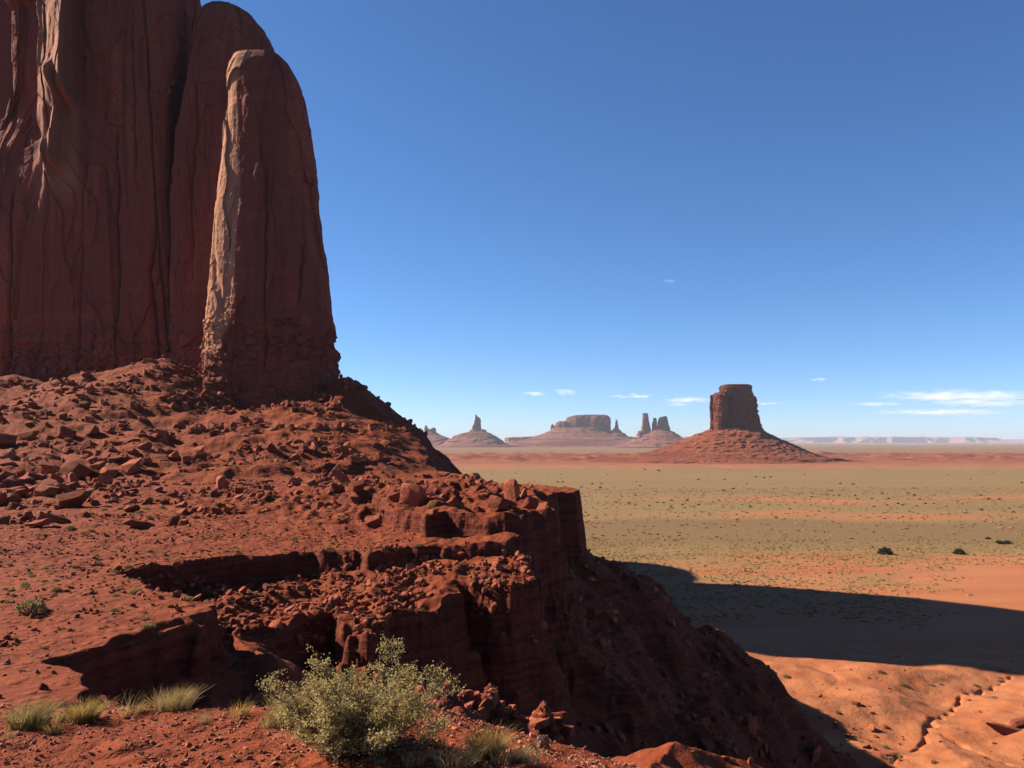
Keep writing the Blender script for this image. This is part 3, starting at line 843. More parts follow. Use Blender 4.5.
plateau('long low red rise between the spire and the flat mesa', 505, 700, 7600, 437.2, 500, 211, 446)

# ------------------------------------------------------------------ stones
def stone_material(name, c1, c2, pale):
    m, nt, b = new_mat(name)
    g = G(nt)
    P = g.pos.outputs['Position']
    oi = g.n('ShaderNodeObjectInfo')
    a = g.noise(P, 1.3, 5, .65)
    f = g.noise(P, 7.0, 4, .65)
    bed = g.noise(g.scalepos(.6, .6, 5.0), 1.0, 4, .6)
    col = g.mix(g.rng(a, .35, .65), c1, c2)
    col = g.mix(g.math('MULTIPLY', g.rng(bed, .52, .70), .4), col, tuple(c * .6 for c in c1))
    col = g.mix(g.math('MULTIPLY', g.rng(f, .55, .72), .5), col, pale)
    k = g.math('MULTIPLY_ADD', g.pos.outputs['Random Per Island'], .75, .72)
    col = g.mix(1.0, col, k, 'MULTIPLY')
    nt.links.new(col, b.inputs['Base Color'])
    g.bump(g.math('ADD', f, g.math('MULTIPLY', bed, .6)), .7, .12, b)
    return m
M_STONE = stone_material('red_sandstone_boulder', (.19, .047, .024), (.27, .077, .039), (.33, .125, .075))
M_PALE = stone_material('pale_sandstone', (.281, .156, .101), (.351, .211, .140), (.406, .265, .187))
M_GRAVEL = stone_material('red_gravel', (.27, .085, .048), (.36, .14, .085), (.44, .20, .13))
M_RUBBLE = stone_material('red_rubble', (.175, .042, .020), (.27, .078, .040), (.34, .13, .08))

def icosphere(sub):
    t = (1 + 5 ** .5) / 2
    v = [(-1, t, 0), (1, t, 0), (-1, -t, 0), (1, -t, 0), (0, -1, t), (0, 1, t), (0, -1, -t), (0, 1, -t), (t, 0, -1), (t, 0, 1), (-t, 0, -1), (-t, 0, 1)]
    f = [(0, 11, 5), (0, 5, 1), (0, 1, 7), (0, 7, 10), (0, 10, 11), (1, 5, 9), (5, 11, 4), (11, 10, 2), (10, 7, 6), (7, 1, 8), (3, 9, 4), (3, 4, 2), (3, 2, 6), (3, 6, 8), (3, 8, 9), (4, 9, 5), (2, 4, 11), (6, 2, 10), (8, 6, 7), (9, 8, 1)]
    v = [np.array(q) / np.linalg.norm(q) for q in v]
    for _ in range(sub):
        mid, nf = {}, []
        def m(a, b):
            k = (min(a, b), max(a, b))
            if k not in mid:
                q = v[a] + v[b]
                v.append(q / np.linalg.norm(q))
                mid[k] = len(v) - 1
            return mid[k]
        for a, b, c in f:
            x, y, z = m(a, b), m(b, c), m(c, a)
            nf += [(a, x, z), (b, y, x), (c, z, y), (x, y, z)]
        f = nf
    return np.array(v), np.array(f)
ICO = {k: icosphere(k) for k in (0, 1, 2, 3, 4)}

def stone_shape(seed, sub=3, cuts=11, flat=.72, rough=.06):
    r = np.random.default_rng(seed)
    v = ICO[sub][0].copy() * 1.25
    ax = [np.array(q, float) for q in ((1, 0, 0), (-1, 0, 0), (0, 1, 0), (0, -1, 0), (0, 0, 1), (0, 0, -1))]
    planes = [(q + r.normal(size=3) * .33, r.uniform(.50, .85)) for q in ax]
    planes += [(r.normal(size=3), r.uniform(.55, .92)) for _ in range(max(2, cuts - 6))]
    for nrm, off in planes:
        nrm = nrm / np.linalg.norm(nrm)
        d = v @ nrm - off
        v -= np.outer(np.maximum(d, 0) * .97, nrm)
    v = v * np.array([1.0, r.uniform(.62, .95), flat * r.uniform(.75, 1.2)])
    n = n3(v[:, 0] * 2.3, v[:, 1] * 2.3, v[:, 2] * 2.3, seed) + .5 * n3(v[:, 0] * 6, v[:, 1] * 6, v[:, 2] * 6, seed + 1)
    v = v * (1 + rough * n)[:, None]
    v /= np.abs(v[:, :2]).max()
    return v
STONES = []
for k in range(12):
    o = mesh_np('boulder', stone_shape(300 + k, 3, 10 + k % 4, (.7, .55, .9)[k % 3]), ICO[3][1], M_STONE, smooth=True, link=False)
    try:
        o.data.set_sharp_from_angle(angle=R(32))
    except Exception:
        pass
    STONES.append(o)

def put_stone(p, size, label, group=None, k=None, sink=.3, mat=None, rot=None, tilt=.35, scale=(1, 1, 1), name='boulder', cat='boulder'):
    src = STONES[int(rng.integers(0, len(STONES))) if k is None else k]
    o = src.copy()
    o.name = name
    s = size / 2
    o.scale = (s * scale[0], s * scale[1], s * scale[2])
    o.rotation_euler = rot if rot else (rng.uniform(-tilt, tilt), rng.uniform(-tilt, tilt), rng.uniform(0, 2 * PI))
    hz = s * .55 * scale[2]
    o.location = (p[0], p[1], p[2] + hz * (1 - 2 * sink))
    if mat:
        o.material_slots[0].link = 'OBJECT'
        o.material_slots[0].material = mat
    C.objects.link(o)
    tag(o, label, cat, group)
    return o

def hz(x, y):
    return float(height(np.array([x]), np.array([y]))[0])

# boulders one can pick out, by where they lie in the picture: x, y of the foot, width in px, label
BIG = [
    (78, 478, 44, 'tall tilted slab boulder with a pointed top, upper of two on the bench', 1, (1, .8, 1.15)),
    (72, 507, 44, 'wide square boulder with a ledge on top, below the tilted slab boulder', 9, (1, .8, .72)),
    (139, 528, 36, 'long low orange boulder under a rounder one on the lower bench', 7, (1, .6, .6)),
    (133, 512, 20, 'round orange boulder resting above the long low orange boulder', 9, (1, 1, .8)),
    (40, 526, 30, 'flat slanting slab lying on bare dirt, lowest of the left boulder field', 3, (1, .7, .5)),
    (62, 523, 26, 'thin slanting slab leaning right beside the lowest flat slab', 5, (1, .6, .5)),
    (66, 438, 26, 'upright pale red block standing at the foot of the scree heap', 4, (1, .8, .9)),
    (92, 436, 26, 'rounded boulder right of the upright block at the foot of the scree', 0, (1, .8, .9)),
    (28, 440, 22, 'blunt boulder left of the upright block at the foot of the scree', 2, (1, .9, .8)),
    (47, 440, 18, 'small blunt boulder between the upright block and a larger one on its left', 6, (1, .9, .8)),
    (4, 447, 34, 'large dark boulder cut off by the left picture edge', 10, (1, 1, 1.2)),
    (197, 456, 14, 'pale boulder perched on the lip of the upper ledge', 11, (1, .8, 1.1)),
    (335, 479, 24, 'leaning wedge shaped boulder at the top left of the rubble on the bench', 3, (1, .7, 1.1)),
    (357, 492, 22, 'round boulder near the middle of the rubble on the bench', 9, (1, 1, 1)),
    (356, 503, 17, 'smaller round boulder touching the round one above it', 0, (1, 1, .9)),
    (374, 527, 20, 'orange boulder alone on the flat below the rubble', 2, (1, .9, .9)),
    (413, 505, 30, 'broad block with a sunlit left face right of the round boulders', 8, (1, .8, .8)),
    (432, 518, 18, 'squat boulder on the rubble edge near the prow ledge', 6, (1, .9, .9)),
    (398, 501, 18, 'grey red boulder between the round boulders and the broad block', 5, (1, .9, 1)),
    (456, 507, 20, 'dark block half buried in the rubble near the prow', 7, (1, .8, 1.1)),
    (500, 510, 34, 'largest jagged block of the pile on the prow with a hollow in front', 1, (1, .8, 1.1)),
    (512, 499, 18, 'pointed slab standing on top of the prow pile', 8, (1, .6, 1.15)),
    (524, 497, 14, 'second pointed slab leaning right on the prow pile', 3, (1, .6, 1.15)),
    (530, 507, 18, 'square block at the right side of the prow pile', 4, (1, .9, 1)),
    (541, 513, 14, 'small block at the right tip of the prow ledge', 11, (1, .9, 1)),
    (515, 511, 15, 'shaded block under the pointed slabs of the prow pile', 10, (1, .9, .9)),
    (478, 474, 14, 'dark leaning boulder on the skyline of the shaded slope', 1, (.7, .6, 1.7)),
    (443, 457, 16, 'dark lump of rock on the skyline of the shaded slope', 10, (1, .8, 1.0)),
    (504, 557, 7, 'small upright stone standing on the red apron below the ledge', 8, (.8, .7, 1.4)),
    (542, 748, 20, 'pale grey block on the red spur beside the foreground bush', 4, (.8, .6, 1.25)),
    (1004, 734, 44, 'long flat rock slab with a shaded overhang by the right picture edge', 2, (1, .5, .38)),
    (1018, 726, 34, 'thick shelf of red rock at the right picture edge above the slab', 7, (1, .6, .5)),
    (715, 722, 11, 'pair sized orange stone at the left tip of the sunlit scree', 9, (1, .8, 1)),
    (738, 723, 11, 'square orange stone in the sunlit scree near the shadow tip', 4, (1, .8, 1.1)),
    (752, 733, 16, 'biggest orange stone in the sunlit scree near the shadow tip', 8, (1, .8, 1.0)),
    (856, 705, 12, 'dark topped stone with a pointed shadow on the orange swell', 1, (1, .8, .8)),
    (820, 697, 7, 'small stone left of the dark topped one on the orange swell', 3, (1, .8, .9)),
    (815, 762, 16, 'boulder casting a long shadow at the bottom edge of the orange ground', 8, (1, .8, 1.2)),
    (836, 754, 15, 'low dark boulder right of the one at the bottom edge', 10, (1, .7, .6)),
    (867, 748, 11, 'flat stone beside the gully mouth on the orange ground', 5, (1, .8, .6)),
    (889, 757, 8, 'small dark stone just below the gully bend', 6, (1, .8, .8)),
]
for (px, py, w, lab, k, sc) in BIG:
    p = ground_at(px, py)
    if 'dark leaning boulder' in lab:
        p = Vector((-4.3, 95, hz(-4.3, 95)))
    if 'dark lump' in lab:
        p = Vector((-9.6, 112.5, hz(-9.6, 112.5)))
    if p is None or p.y > 220:
        print('no place for', lab)
        continue
    put_stone(p, w * p.y / F, lab, None, k, .18, M_PALE if 'pale grey' in lab else None, (rng.uniform(-.3, .3), rng.uniform(-.4, .4), rng.uniform(-.8, .8)), scale=sc)

def scatter(n, fx, fy, cond, size, label, group, **kw):
    made = 0
    tries = 0
    while made < n and tries < n * 30:
        tries += 1
        x, y = fx(), fy()
        z = hz(x, y)
        if not cond(x, y, z):
            continue
        put_stone((x, y, z), size(), label, group, **kw)
        made += 1

U = rng.uniform
def in_px(x, y, z, x0, x1, y0, y1):
    px, py = CX + F * x / y, HY - F * z / y
    return x0 < px < x1 and y0 < py < y1
pw = lambda a, b, e=2.2: a + (b - a) * float(U()) ** e
scatter(80, lambda: U(-130, -30), lambda: U(112, 185), lambda x, y, z: in_px(x, y, z, -10, 260, 362, 455), lambda: pw(1.1, 3.2, 3.0), 'angular red boulder among many in the scree heap below the sheer wall', 'boulders in the scree heap')
scatter(58, lambda: U(-75, -42), lambda: U(62, 108), lambda x, y, z: in_px(x, y, z, -5, 170, 462, 530), lambda: pw(.7, 3.0, 2), 'red boulder in the left boulder field on the bench', 'boulders on the left bench')
scatter(62, lambda: U(-32, 2), lambda: U(58, 112), lambda x, y, z: in_px(x, y, z, 180, 535, 455, 516), lambda: pw(.5, 2.0, 2), 'red boulder in the rubble strewn along the back of the bench', 'boulders along the back of the bench')
scatter(26, lambda: U(-14, 2), lambda: U(34, 47), lambda x, y, z: in_px(x, y, z, 225, 535, 555, 625), lambda: pw(.2, .8, 2), 'small red block lying on the apron above the dark cliff', 'blocks on the apron')
for k in range(46):
    p = ground_at(float(U(692, 905)), float(U(706, 768)))
    if p is not None and p.y < 140 and CX + F * p.x / p.y > 690:
        put_stone(p, pw(.006, .020, 2.5) * p.y * (1 if p.y < 60 else .6), 'orange stone scattered over the sunlit ground right of the dark slope', 'stones on the sunlit ground')

# rubble too fine to count
def rubble(name, label, pts_, sizes, mat, sub=1, nshape=10, sink=.25, cat='rubble'):
    shapes = [stone_shape(500 + k, sub, 7, .7, .03) for k in range(nshape)]
    fc = ICO[sub][1]
    n = len(pts_)
    k = rng.integers(0, nshape, n)
    a = rng.uniform(0, 2 * PI, n)
    V, Fc = [], []
    base = 0
    for q in range(nshape):
        m = np.where(k == q)[0]
        if not len(m):
            continue
        sh = shapes[q]
        ca, sa = np.cos(a[m])[:, None], np.sin(a[m])[:, None]
        st = rng.uniform(.7, 1.3, (len(m), 3))
        s_ = sizes[m][:, None] / 2
        x = (sh[None, :, 0] * ca - sh[None, :, 1] * sa) * s_ * st[:, :1]
        y = (sh[None, :, 0] * sa + sh[None, :, 1] * ca) * s_ * st[:, 1:2]
        tx = rng.uniform(-.5, .5, (len(m), 1))
        z = (sh[None, :, 2] + tx * sh[None, :, 0]) * s_ * st[:, 2:]
        P = np.stack([x, y, z], -1) + pts_[m][:, None, :]
        P[..., 2] += (s_ * .55 * (1 - 2 * sink))
        V.append(P.reshape(-1, 3))
        Fc.append((fc[None] + (np.arange(len(m)) * len(sh))[:, None, None] + base).reshape(-1, 3))
        base += len(m) * len(sh)
    o = mesh_np(name, np.concatenate(V), np.concatenate(Fc), mat, smooth=False)
    return tag(o, label, cat, None, 'stuff')

def sample(n, x0, x1, y0, y1, keepf=None, fan=False):
    """n random points of the land; fan: x limits are given per metre of distance"""
    y = np.sqrt(rng.uniform(y0 * y0, y1 * y1, n)) if fan else rng.uniform(y0, y1, n)
    x = rng.uniform(x0, x1, n) * (y if fan else 1)
    z = height(x, y)
    P = np.stack([x, y, z], 1)
    if keepf is not None:
        P = P[keepf(x, y, z)]
    return P
def sizes(n, a, b, e=3.0):
    return a + (b - a) * rng.uniform(0, 1, n) ** e
def pxm(x, y, z, x0, x1, y0, y1):
    px, py = CX + F * x / y, HY - F * z / y
    return (px > x0) & (px < x1) & (py > y0) & (py < y1)

P1 = sample(17000, -150, -20, 106, 200, lambda x, y, z: (z > -3 + .02 * (y - 106)) & (sdf(FOOT, x, y) > -2) & (n2(x / 9, y / 14, 61) + .5 * n2(x / 3, y / 3, 60) > rng.uniform(-.35, .55, len(x))))
rubble('scree_rubble', 'loose red rubble covering the heap below the wall', P1, sizes(len(P1), .18, 2.2, 5.5), M_RUBBLE)
P2 = sample(9000, -.66, .03, 56, 112, lambda x, y, z: (sdf(RIM, x, y) < -.3) & (n2(x / 6, y / 6, 62) + .5 * n2(x / 2, y / 2, 63) + .6 * np.exp(-((y - 78 - .1 * x) / 12) ** 2) > rng.uniform(.0, .9, len(x))), True)
rubble('bench_rubble', 'loose red stones strewn along the bench', P2, sizes(len(P2), .15, 1.1, 3.5), M_RUBBLE)
P3 = sample(17000, -19, 3, 30, 49, lambda x, y, z: (sdf(LEDGE, x, y) > -.2) & (sdf(RIM, x, y) < .6) & (n2(x / 2.5, y / 2.5, 64) > rng.uniform(-.5, .5, len(x))))
rubble('apron_rubble', 'small red stones lying on the apron above the dark cliff', P3, sizes(len(P3), .05, .55, 3.5), M_RUBBLE)
P4 = sample(22000, -14, 62, 30, 150, lambda x, y, z: (sdf(RIM, x, y) > 1.5) & (z < -10) & (z > -33) & (line_dz(RIB, x, y)[0] > 4) & (n2(x / 9, y / 9, 65) > rng.uniform(-.7, .6, len(x))))
rubble('talus_rubble', 'stones lying on the shaded slope below the cliff', P4, sizes(len(P4), .12, 1.15, 4), M_RUBBLE)
P5 = sample(16000, -.66, -.12, 15, 62, lambda x, y, z: (sdf(RIM, x, y) < 0) & (sdf(KNOLL, x, y) > .5) & (n2(x / 4, y / 4, 66) > rng.uniform(-.8, .7, len(x))), True)
rubble('bench_pebbles', 'pebbles scattered over the dirt of the bench', P5, sizes(len(P5), .03, .26, 4), M_RUBBLE)
P6 = sample(95000, -.72, .16, 3.2, 13, lambda x, y, z: (sdf(KNOLL, x, y) < 1.5) & (n2(x / .5, y / .5, 67) + .6 * n2(x / .15, y / .15, 68) > rng.uniform(-.9, 1.0, len(x))), True)
rubble('gravel', 'coarse red gravel on the foreground ground', P6, sizes(len(P6), .009, .050, 5), M_GRAVEL, 0, sink=.3, cat='gravel')
P8 = sample(1500, -1.6, 2.4, 8.5, 13.5, lambda x, y, z: line_dz(SPUR, x, y)[0] < 1.0)
rubble('spur_rubble', 'broken red stones on the spur right of the foreground bush', P8, sizes(len(P8), .03, .30, 3), M_RUBBLE)
P7 = sample(3200, 16, 110, 84, 150, lambda x, y, z: (z > -39.6) & (n2(x / 7, y / 7, 69) > rng.uniform(-.4, .8, len(x))))
rubble('slope_stones', 'small orange stones on the sunlit swells at lower right', P7, sizes(len(P7), .08, .55, 4), M_RUBBLE)

# ------------------------------------------------------------------ plants
def leaf_material(name, c1, c2, trans=.3):
    m, nt, b = new_mat(name)
    g = G(nt)
    oi = g.n('ShaderNodeNewGeometry')
    col = g.mix(oi.outputs['Random Per Island'], c1, c2)
    nt.links.new(col, b.inputs['Base Color'])
    b.inputs['Roughness'].default_value = .8
    tr = g.n('ShaderNodeBsdfTranslucent')
    nt.links.new(col, tr.inputs[0])
    mx = g.n('ShaderNodeMixShader')
    mx.inputs[0].default_value = trans
    nt.links.new(b.outputs[0], mx.inputs[1])
    nt.links.new(tr.outputs[0], mx.inputs[2])
    nt.links.new(mx.outputs[0], nt.nodes['Material Output'].inputs[0])
    return m
M_LEAF = leaf_material('pale_sage_leaves', (.33, .243, .088), (.57, .445, .19), .4)
M_TWIG = leaf_material('grey_twigs', (.093, .064, .043), (.162, .111, .076), .0)
M_STRAW = leaf_material('straw_grass', (.34, .235, .095), (.52, .375, .165))
M_YGRASS = leaf_material('yellow_grass', (.36, .235, .065), (.54, .36, .115))
M_GGRASS = leaf_material('dull_grass', (.27, .20, .075), (.42, .315, .13))
M_HERB = leaf_material('small_herb', (.21, .155, .060), (.34, .255, .115))
M_JUNIPER = leaf_material('juniper_green', (.038, .044, .017), (.072, .076, .031))
M_SCRUB = leaf_material('scrub_grass', (.22, .140, .052), (.36, .24, .095), .25)

def tube(pts_, r0, r1, sides=5):
    pts_ = np.asarray(pts_, float)
    n = len(pts_)
    V, Fc = [], []
    for i in range(n):
        t = pts_[min(i + 1, n - 1)] - pts_[max(i - 1, 0)]
        t /= np.linalg.norm(t) + 1e-9
        a = np.cross(t, [.3, .2, .93])
        a /= np.linalg.norm(a) + 1e-9
        b = np.cross(t, a)
        r = r0 + (r1 - r0) * i / (n - 1)
        for k in range(sides):
            w = 2 * PI * k / sides
            V.append(pts_[i] + r * (math.cos(w) * a + math.sin(w) * b))
    for i in range(n - 1):
        for k in range(sides):
            Fc.append((i * sides + k, i * sides + (k + 1) % sides, (i + 1) * sides + (k + 1) % sides, (i + 1) * sides + k))
    return np.array(V), np.array(Fc)

class Mesh:
    def __init__(s):
        s.v, s.f3, s.f4, s.n = [], [], [], 0
    def add(s, v, f):
        f = np.asarray(f) + s.n
        (s.f3 if f.shape[1] == 3 else s.f4).append(f)
        s.v.append(np.asarray(v, float))
        s.n += len(v)
    def build(s, name, mat, parent=None, smooth=False, **k):
        fs = []
        if s.f3:
            fs.append(np.concatenate(s.f3))
        if s.f4:
            fs.append(np.concatenate(s.f4))
        return mesh_np(name, np.concatenate(s.v), fs, mat, parent, smooth, **k)

def leaves_at(P, size, r, flat=0.0, long=1.9):
    """one small pointed quad for each point"""
    n = len(P)
    d = r.normal(size=(n, 3))
    d[:, 2] = d[:, 2] * (1 - flat) + .35
    d /= np.linalg.norm(d, axis=1, keepdims=True)
    e = np.cross(d, r.normal(size=(n, 3)))
    e /= np.linalg.norm(e, axis=1, keepdims=True)
    s_ = size * r.uniform(.6, 1.3, (n, 1))
    V = np.stack([P - d * s_ * long * .5, P + e * s_ * .5, P + d * s_ * long * .5, P - e * s_ * .5], 1).reshape(-1, 3)
    return V, np.arange(n * 4).reshape(-1, 4)

def big_bush(p):
    root = empty('bush', p)
    tag(root, 'large pale green leafy bush growing at the edge of the foreground gravel', 'bush')
    r = np.random.default_rng(21)
    tw, lf = Mesh(), []
    for k in range(64):
        a = r.uniform(0, 2 * PI)
        spread = r.uniform(.15, .66)
        h = r.uniform(.20, .68) * (1.12 if k < 3 else 1) * (1 - .45 * max(0, spread - .35))
        end = np.array([math.cos(a) * spread * 1.22 + .02, math.sin(a) * spread * .85, h * .86])
        if k == 0:
            end = np.array([.20, .1, .74])
        if k == 1:
            end = np.array([-.26, .1, .66])
        if k == 2:
            end = np.array([.42, .0, .56])
        st = np.array([r.uniform(-.12, .12), r.uniform(-.08, .08), -.05])
        mid = st * .5 + end * .5 + np.array([r.uniform(-.06, .06), r.uniform(-.06, .06), -.03])
        L = [st + (mid - st) * t for t in np.linspace(0, 1, 4)] + [mid + (end - mid) * t for t in np.linspace(.3, 1, 4)]
        L = np.array(L) + r.normal(size=(8, 3)) * .012
        tw.add(*tube(L, .008, .0025, 4))
        nb = 17
        for q in range(nb):
            t = r.uniform(.30, 1.0)
            i = min(int(t * 7), 6)
            b0 = L[i] + (L[i + 1] - L[i]) * (t * 7 - i)
            dr = r.normal(size=3)
            dr[2] = abs(dr[2]) * .8 + .15
            dr /= np.linalg.norm(dr)
            ln = r.uniform(.06, .17)
            tip = b0 + dr * ln
            tw.add(*tube([b0, b0 + dr * ln * .5 + r.normal(size=3) * .006, tip], .0022, .0010, 3))
            m = r.integers(28, 54)
            tt = r.uniform(.15, 1.05, m)
            lf.append(b0 + np.outer(tt, dr) * ln + r.normal(size=(m, 3)) * .016)
    tw.build('twigs', M_TWIG, root)
    P = np.concatenate(lf)
    v, f = leaves_at(P, .0098, r)
    mesh_np('foliage', v, f, M_LEAF, root, False)
    return root

def grass_clump(p, w, h, n, mat, label, seed, lean=.15, name='grass_tuft', group=None, thick=.0032):
    r = np.random.default_rng(seed)
    mm = Mesh()
    V, Fq = [], []
    for k in range(n):
        a = r.uniform(0, 2 * PI)
        rad = math.sqrt(r.uniform()) * .34 * w
        b = np.array([math.cos(a) * rad, math.sin(a) * rad * .8, -.02])
        out = np.array([math.cos(a), math.sin(a), 0]) * (rad / (.34 * w)) * .5 + r.normal(size=3) * np.array([.28, .28, 0]) + np.array([lean, 0, 0])
        ln = h * r.uniform(.55, 1.1)
        side = np.array([-math.sin(a + 1.0), math.cos(a + 1.0), 0]) * thick * r.uniform(.7, 1.3)
        pts_ = []
        for q, t in enumerate((0, .35, .7, 1.0)):
            c = b + np.array([0, 0, 1.0]) * ln * (t - .22 * t * t) + out * ln * (t ** 1.8) * .75
            pts_.append((c, 1 - .85 * t))
        base = len(V)
        for c, ww in pts_:
            V.append(c - side * ww)
            V.append(c + side * ww)
        for q in range(3):
            Fq.append((base + 2 * q, base + 2 * q + 1, base + 2 * q + 3, base + 2 * q + 2))
    mm.add(np.array(V), np.array(Fq))
    o = mm.build(name, mat, None, loc=p)
    return tag(o, label, 'grass', group)

gb = ground_at(360, 750)
gb = gb if gb.y < 12 else Vector((-1.2, 6.2, hz(-1.2, 6.2)))
print('bush at', gb)
big_bush(gb).scale = (1.0, 1.0, .9)
TUFTS = [
    (28, 727, 54, 34, M_GGRASS, 'dull green grass tuft nearest the left picture edge', .25),
    (84, 720, 40, 27, M_YGRASS, 'dense yellow dome of grass between two green tufts', .12),
    (172, 709, 52, 27, M_STRAW, 'straw green grass tuft leaning right above the dark hollow', .3),
    (292, 724, 66, 44, M_STRAW, 'broad straw coloured tuft touching the left side of the bush', .25),
    (330, 738, 44, 36, M_STRAW, 'low straw tuft in front of the bush on its left side', .15),
    (486, 757, 40, 36, M_YGRASS, 'upright yellowish tuft at the foot of the red spur', .02),
    (455, 766, 60, 26, M_STRAW, 'sparse dry tuft at the lower right foot of the bush', .1),
    (515, 762, 30, 24, M_STRAW, 'thin dry tuft right of the upright yellowish one', .1)]
for i, (px, py, w, h, mat, lab, lean) in enumerate(TUFTS):
    p = ground_at(px, py)
    if p.y > 14:
        for dy in range(1, 60):
            p = ground_at(px, py + dy)
            if p.y < 14:
                break
    s_ = p.y / F
    n = 240 if 'sparse' in lab or 'thin' in lab else 620
    grass_clump(p, w * s_, h * s_ * 1.05, n, mat, lab, 40 + i, lean, thick=.0026)

r = np.random.default_rng(77)
lm = Mesh()
for q in sample(1500, -.72, .10, 4.2, 11, lambda x, y, z: (sdf(KNOLL, x, y) < 0) & (n2(x / .6, y / .6, 78) + 1.2 * np.exp(-((x + 1.0) ** 2 + (y - 6.2) ** 2) / .8) > rng.uniform(.1, 1.0, len(x))), True):
    a_, L_ = r.uniform(0, 2 * PI), r.uniform(.03, .13)
    e_ = np.array([math.cos(a_), math.sin(a_), r.uniform(-.05, .35)]) * L_
    lm.add(*tube([q + (0, 0, .004), q + (0, 0, .008) + e_ * .5 + r.normal(size=3) * .006, q + (0, 0, .006) + e_], .0022, .0012, 3))
tag(lm.build('plant_litter', M_STRAW), 'dead straws and twigs littering the gravel round the bush', 'litter', None, 'stuff')
k = 0
for (px, py) in [(306, 742), (345, 756), (380, 764), (412, 766), (240, 716), (205, 722), (128, 716), (52, 733), (8, 738), (432, 758), (470, 762), (530, 765), (60, 722), (140, 712), (268, 728), (395, 752), (440, 748), (500, 764)]:
    p = ground_at(px, py)
    if p is None or p.y > 14:
        continue
    w = float(U(14, 30)) * p.y / F
    grass_clump(p, w, w * float(U(.7, 1.3)), int(U(50, 110)), (M_STRAW, M_YGRASS, M_STRAW)[k % 3], 'small sparse tuft of dry grass among the foreground gravel', 140 + k, float(U(-.1, .3)), 'dry_weed', 'small dry tufts in the foreground', .0022)
    k += 1

def shrub_mesh(seed, n, mat, leaf, name='shrub'):
    """a low rounded clump of leaves on a few stems, one metre wide"""
    r = np.random.default_rng(seed)
    d = r.normal(size=(n, 3))
    d[:, 2] = np.abs(d[:, 2])
    d /= np.linalg.norm(d, axis=1, keepdims=True)
    lump = 1 + .28 * n3(d[:, 0] * 2.2, d[:, 1] * 2.2, d[:, 2] * 2.2, seed)
    P = d * (r.uniform(.35, 1, (n, 1)) ** .5) * lump[:, None] * np.array([.5, .5, .52])
    mm = Mesh()
    mm.add(*leaves_at(P, leaf, r))
    for k in range(7):
        a = r.uniform(0, 2 * PI)
        mm.add(*tube([(0, 0, -.12), (math.cos(a) * .12, math.sin(a) * .12, .15), (math.cos(a) * .3, math.sin(a) * .3, .36)], .02, .008, 4))
    return mm.build(name, mat, None, link=False)
SH = [shrub_mesh(70 + k, 420, M_HERB, .075) for k in range(3)]
JU = [shrub_mesh(80 + k, 1100, M_JUNIPER, .07) for k in range(3)]

def put_plant(src, p, w, label, cat, group=None, name='shrub', hs=1.0):
    o = src.copy()
    o.name = name
    o.location = p
    o.scale = (w, w, w * hs)
    o.rotation_euler = (0, 0, U(0, 2 * PI))
    C.objects.link(o)
    return tag(o, label, cat, group)

p = ground_at(31, 611)
put_plant(SH[0], p, 30 * p.y / F, 'round green shrub casting a shadow on the open bench at far left', 'shrub', hs=.75)
p = ground_at(885, 554)
put_plant(JU[0], p, 14 * p.y / F, 'round dark green juniper, left of the two nearest on the plain', 'shrub', name='juniper', hs=.9)
p = ground_at(959, 554)
put_plant(JU[1], p, 11 * p.y / F, 'round dark green juniper, right of the two nearest on the plain', 'shrub', name='juniper', hs=.9)
for (px, py, w, lab) in ((999, 544, 8, 'juniper at the left of the small cluster near the right picture edge'), (1007, 544, 8, 'juniper at the right of the small cluster near the right picture edge'), (988, 539, 5, 'small juniper just left of the cluster near the right picture edge')):
    p = ground_at(px, py)
    put_plant(JU[2], p, w * p.y / F, lab, 'shrub', name='juniper', hs=.8)
# dark bushes dotted over the plain
ZB = [(313, 205), (383, 237), (375, 205), (420, 183), (447, 205), (440, 232), (505, 232), (530, 183), (555, 160), (555, 190), (580, 207), (567, 235), (487, 225), (604, 225), (640, 225), (740, 215), (762, 227), (840, 190), (872, 207), (918, 207), (980, 262), (960, 245), (190, 168), (205, 170), (235, 190), (120, 180), (118, 197), (383, 347), (240, 140), (295, 143), (430, 290), (25, 248), (845, 253), (1015, 137)]
ZA = [(207, 142), (240, 157), (245, 140), (410, 150), (485, 220), (510, 222), (658, 123), (770, 122), (808, 162), (765, 170), (590, 230), (640, 240), (660, 230), (450, 235), (845, 230), (310, 243), (362, 222), (545, 212), (610, 212), (80, 133), (60, 133), (160, 155), (90, 155), (430, 80), (490, 85), (940, 115), (967, 112), (905, 112), (738, 368), (918, 392), (880, 240), (540, 240)]
dots = [(784 + a / 4.267, 451 + b / 4.267, 1) for a, b in ZB] + [(544 + a / 4.267, 451 + b / 4.267, 1) for a, b in ZA]
for k in range(90):
    dots.append((float(U(450, 1030)), float(465 + 55 * U() ** .8), .55))
for (px, py, f) in dots:
    y = F * 40 / (py - HY)
    x = (px - CX) / F * y
    w = float(U(2.6, 3.4) if f == 1 else U(1.0, 2.2)) * y / F
    put_plant(JU[int(rng.integers(0, 3))], (x, y, hz(x, y) - .1), w, 'dark bush dotted over the grassy plain', 'shrub', 'bushes dotted over the plain', hs=float(U(.55, .9)))
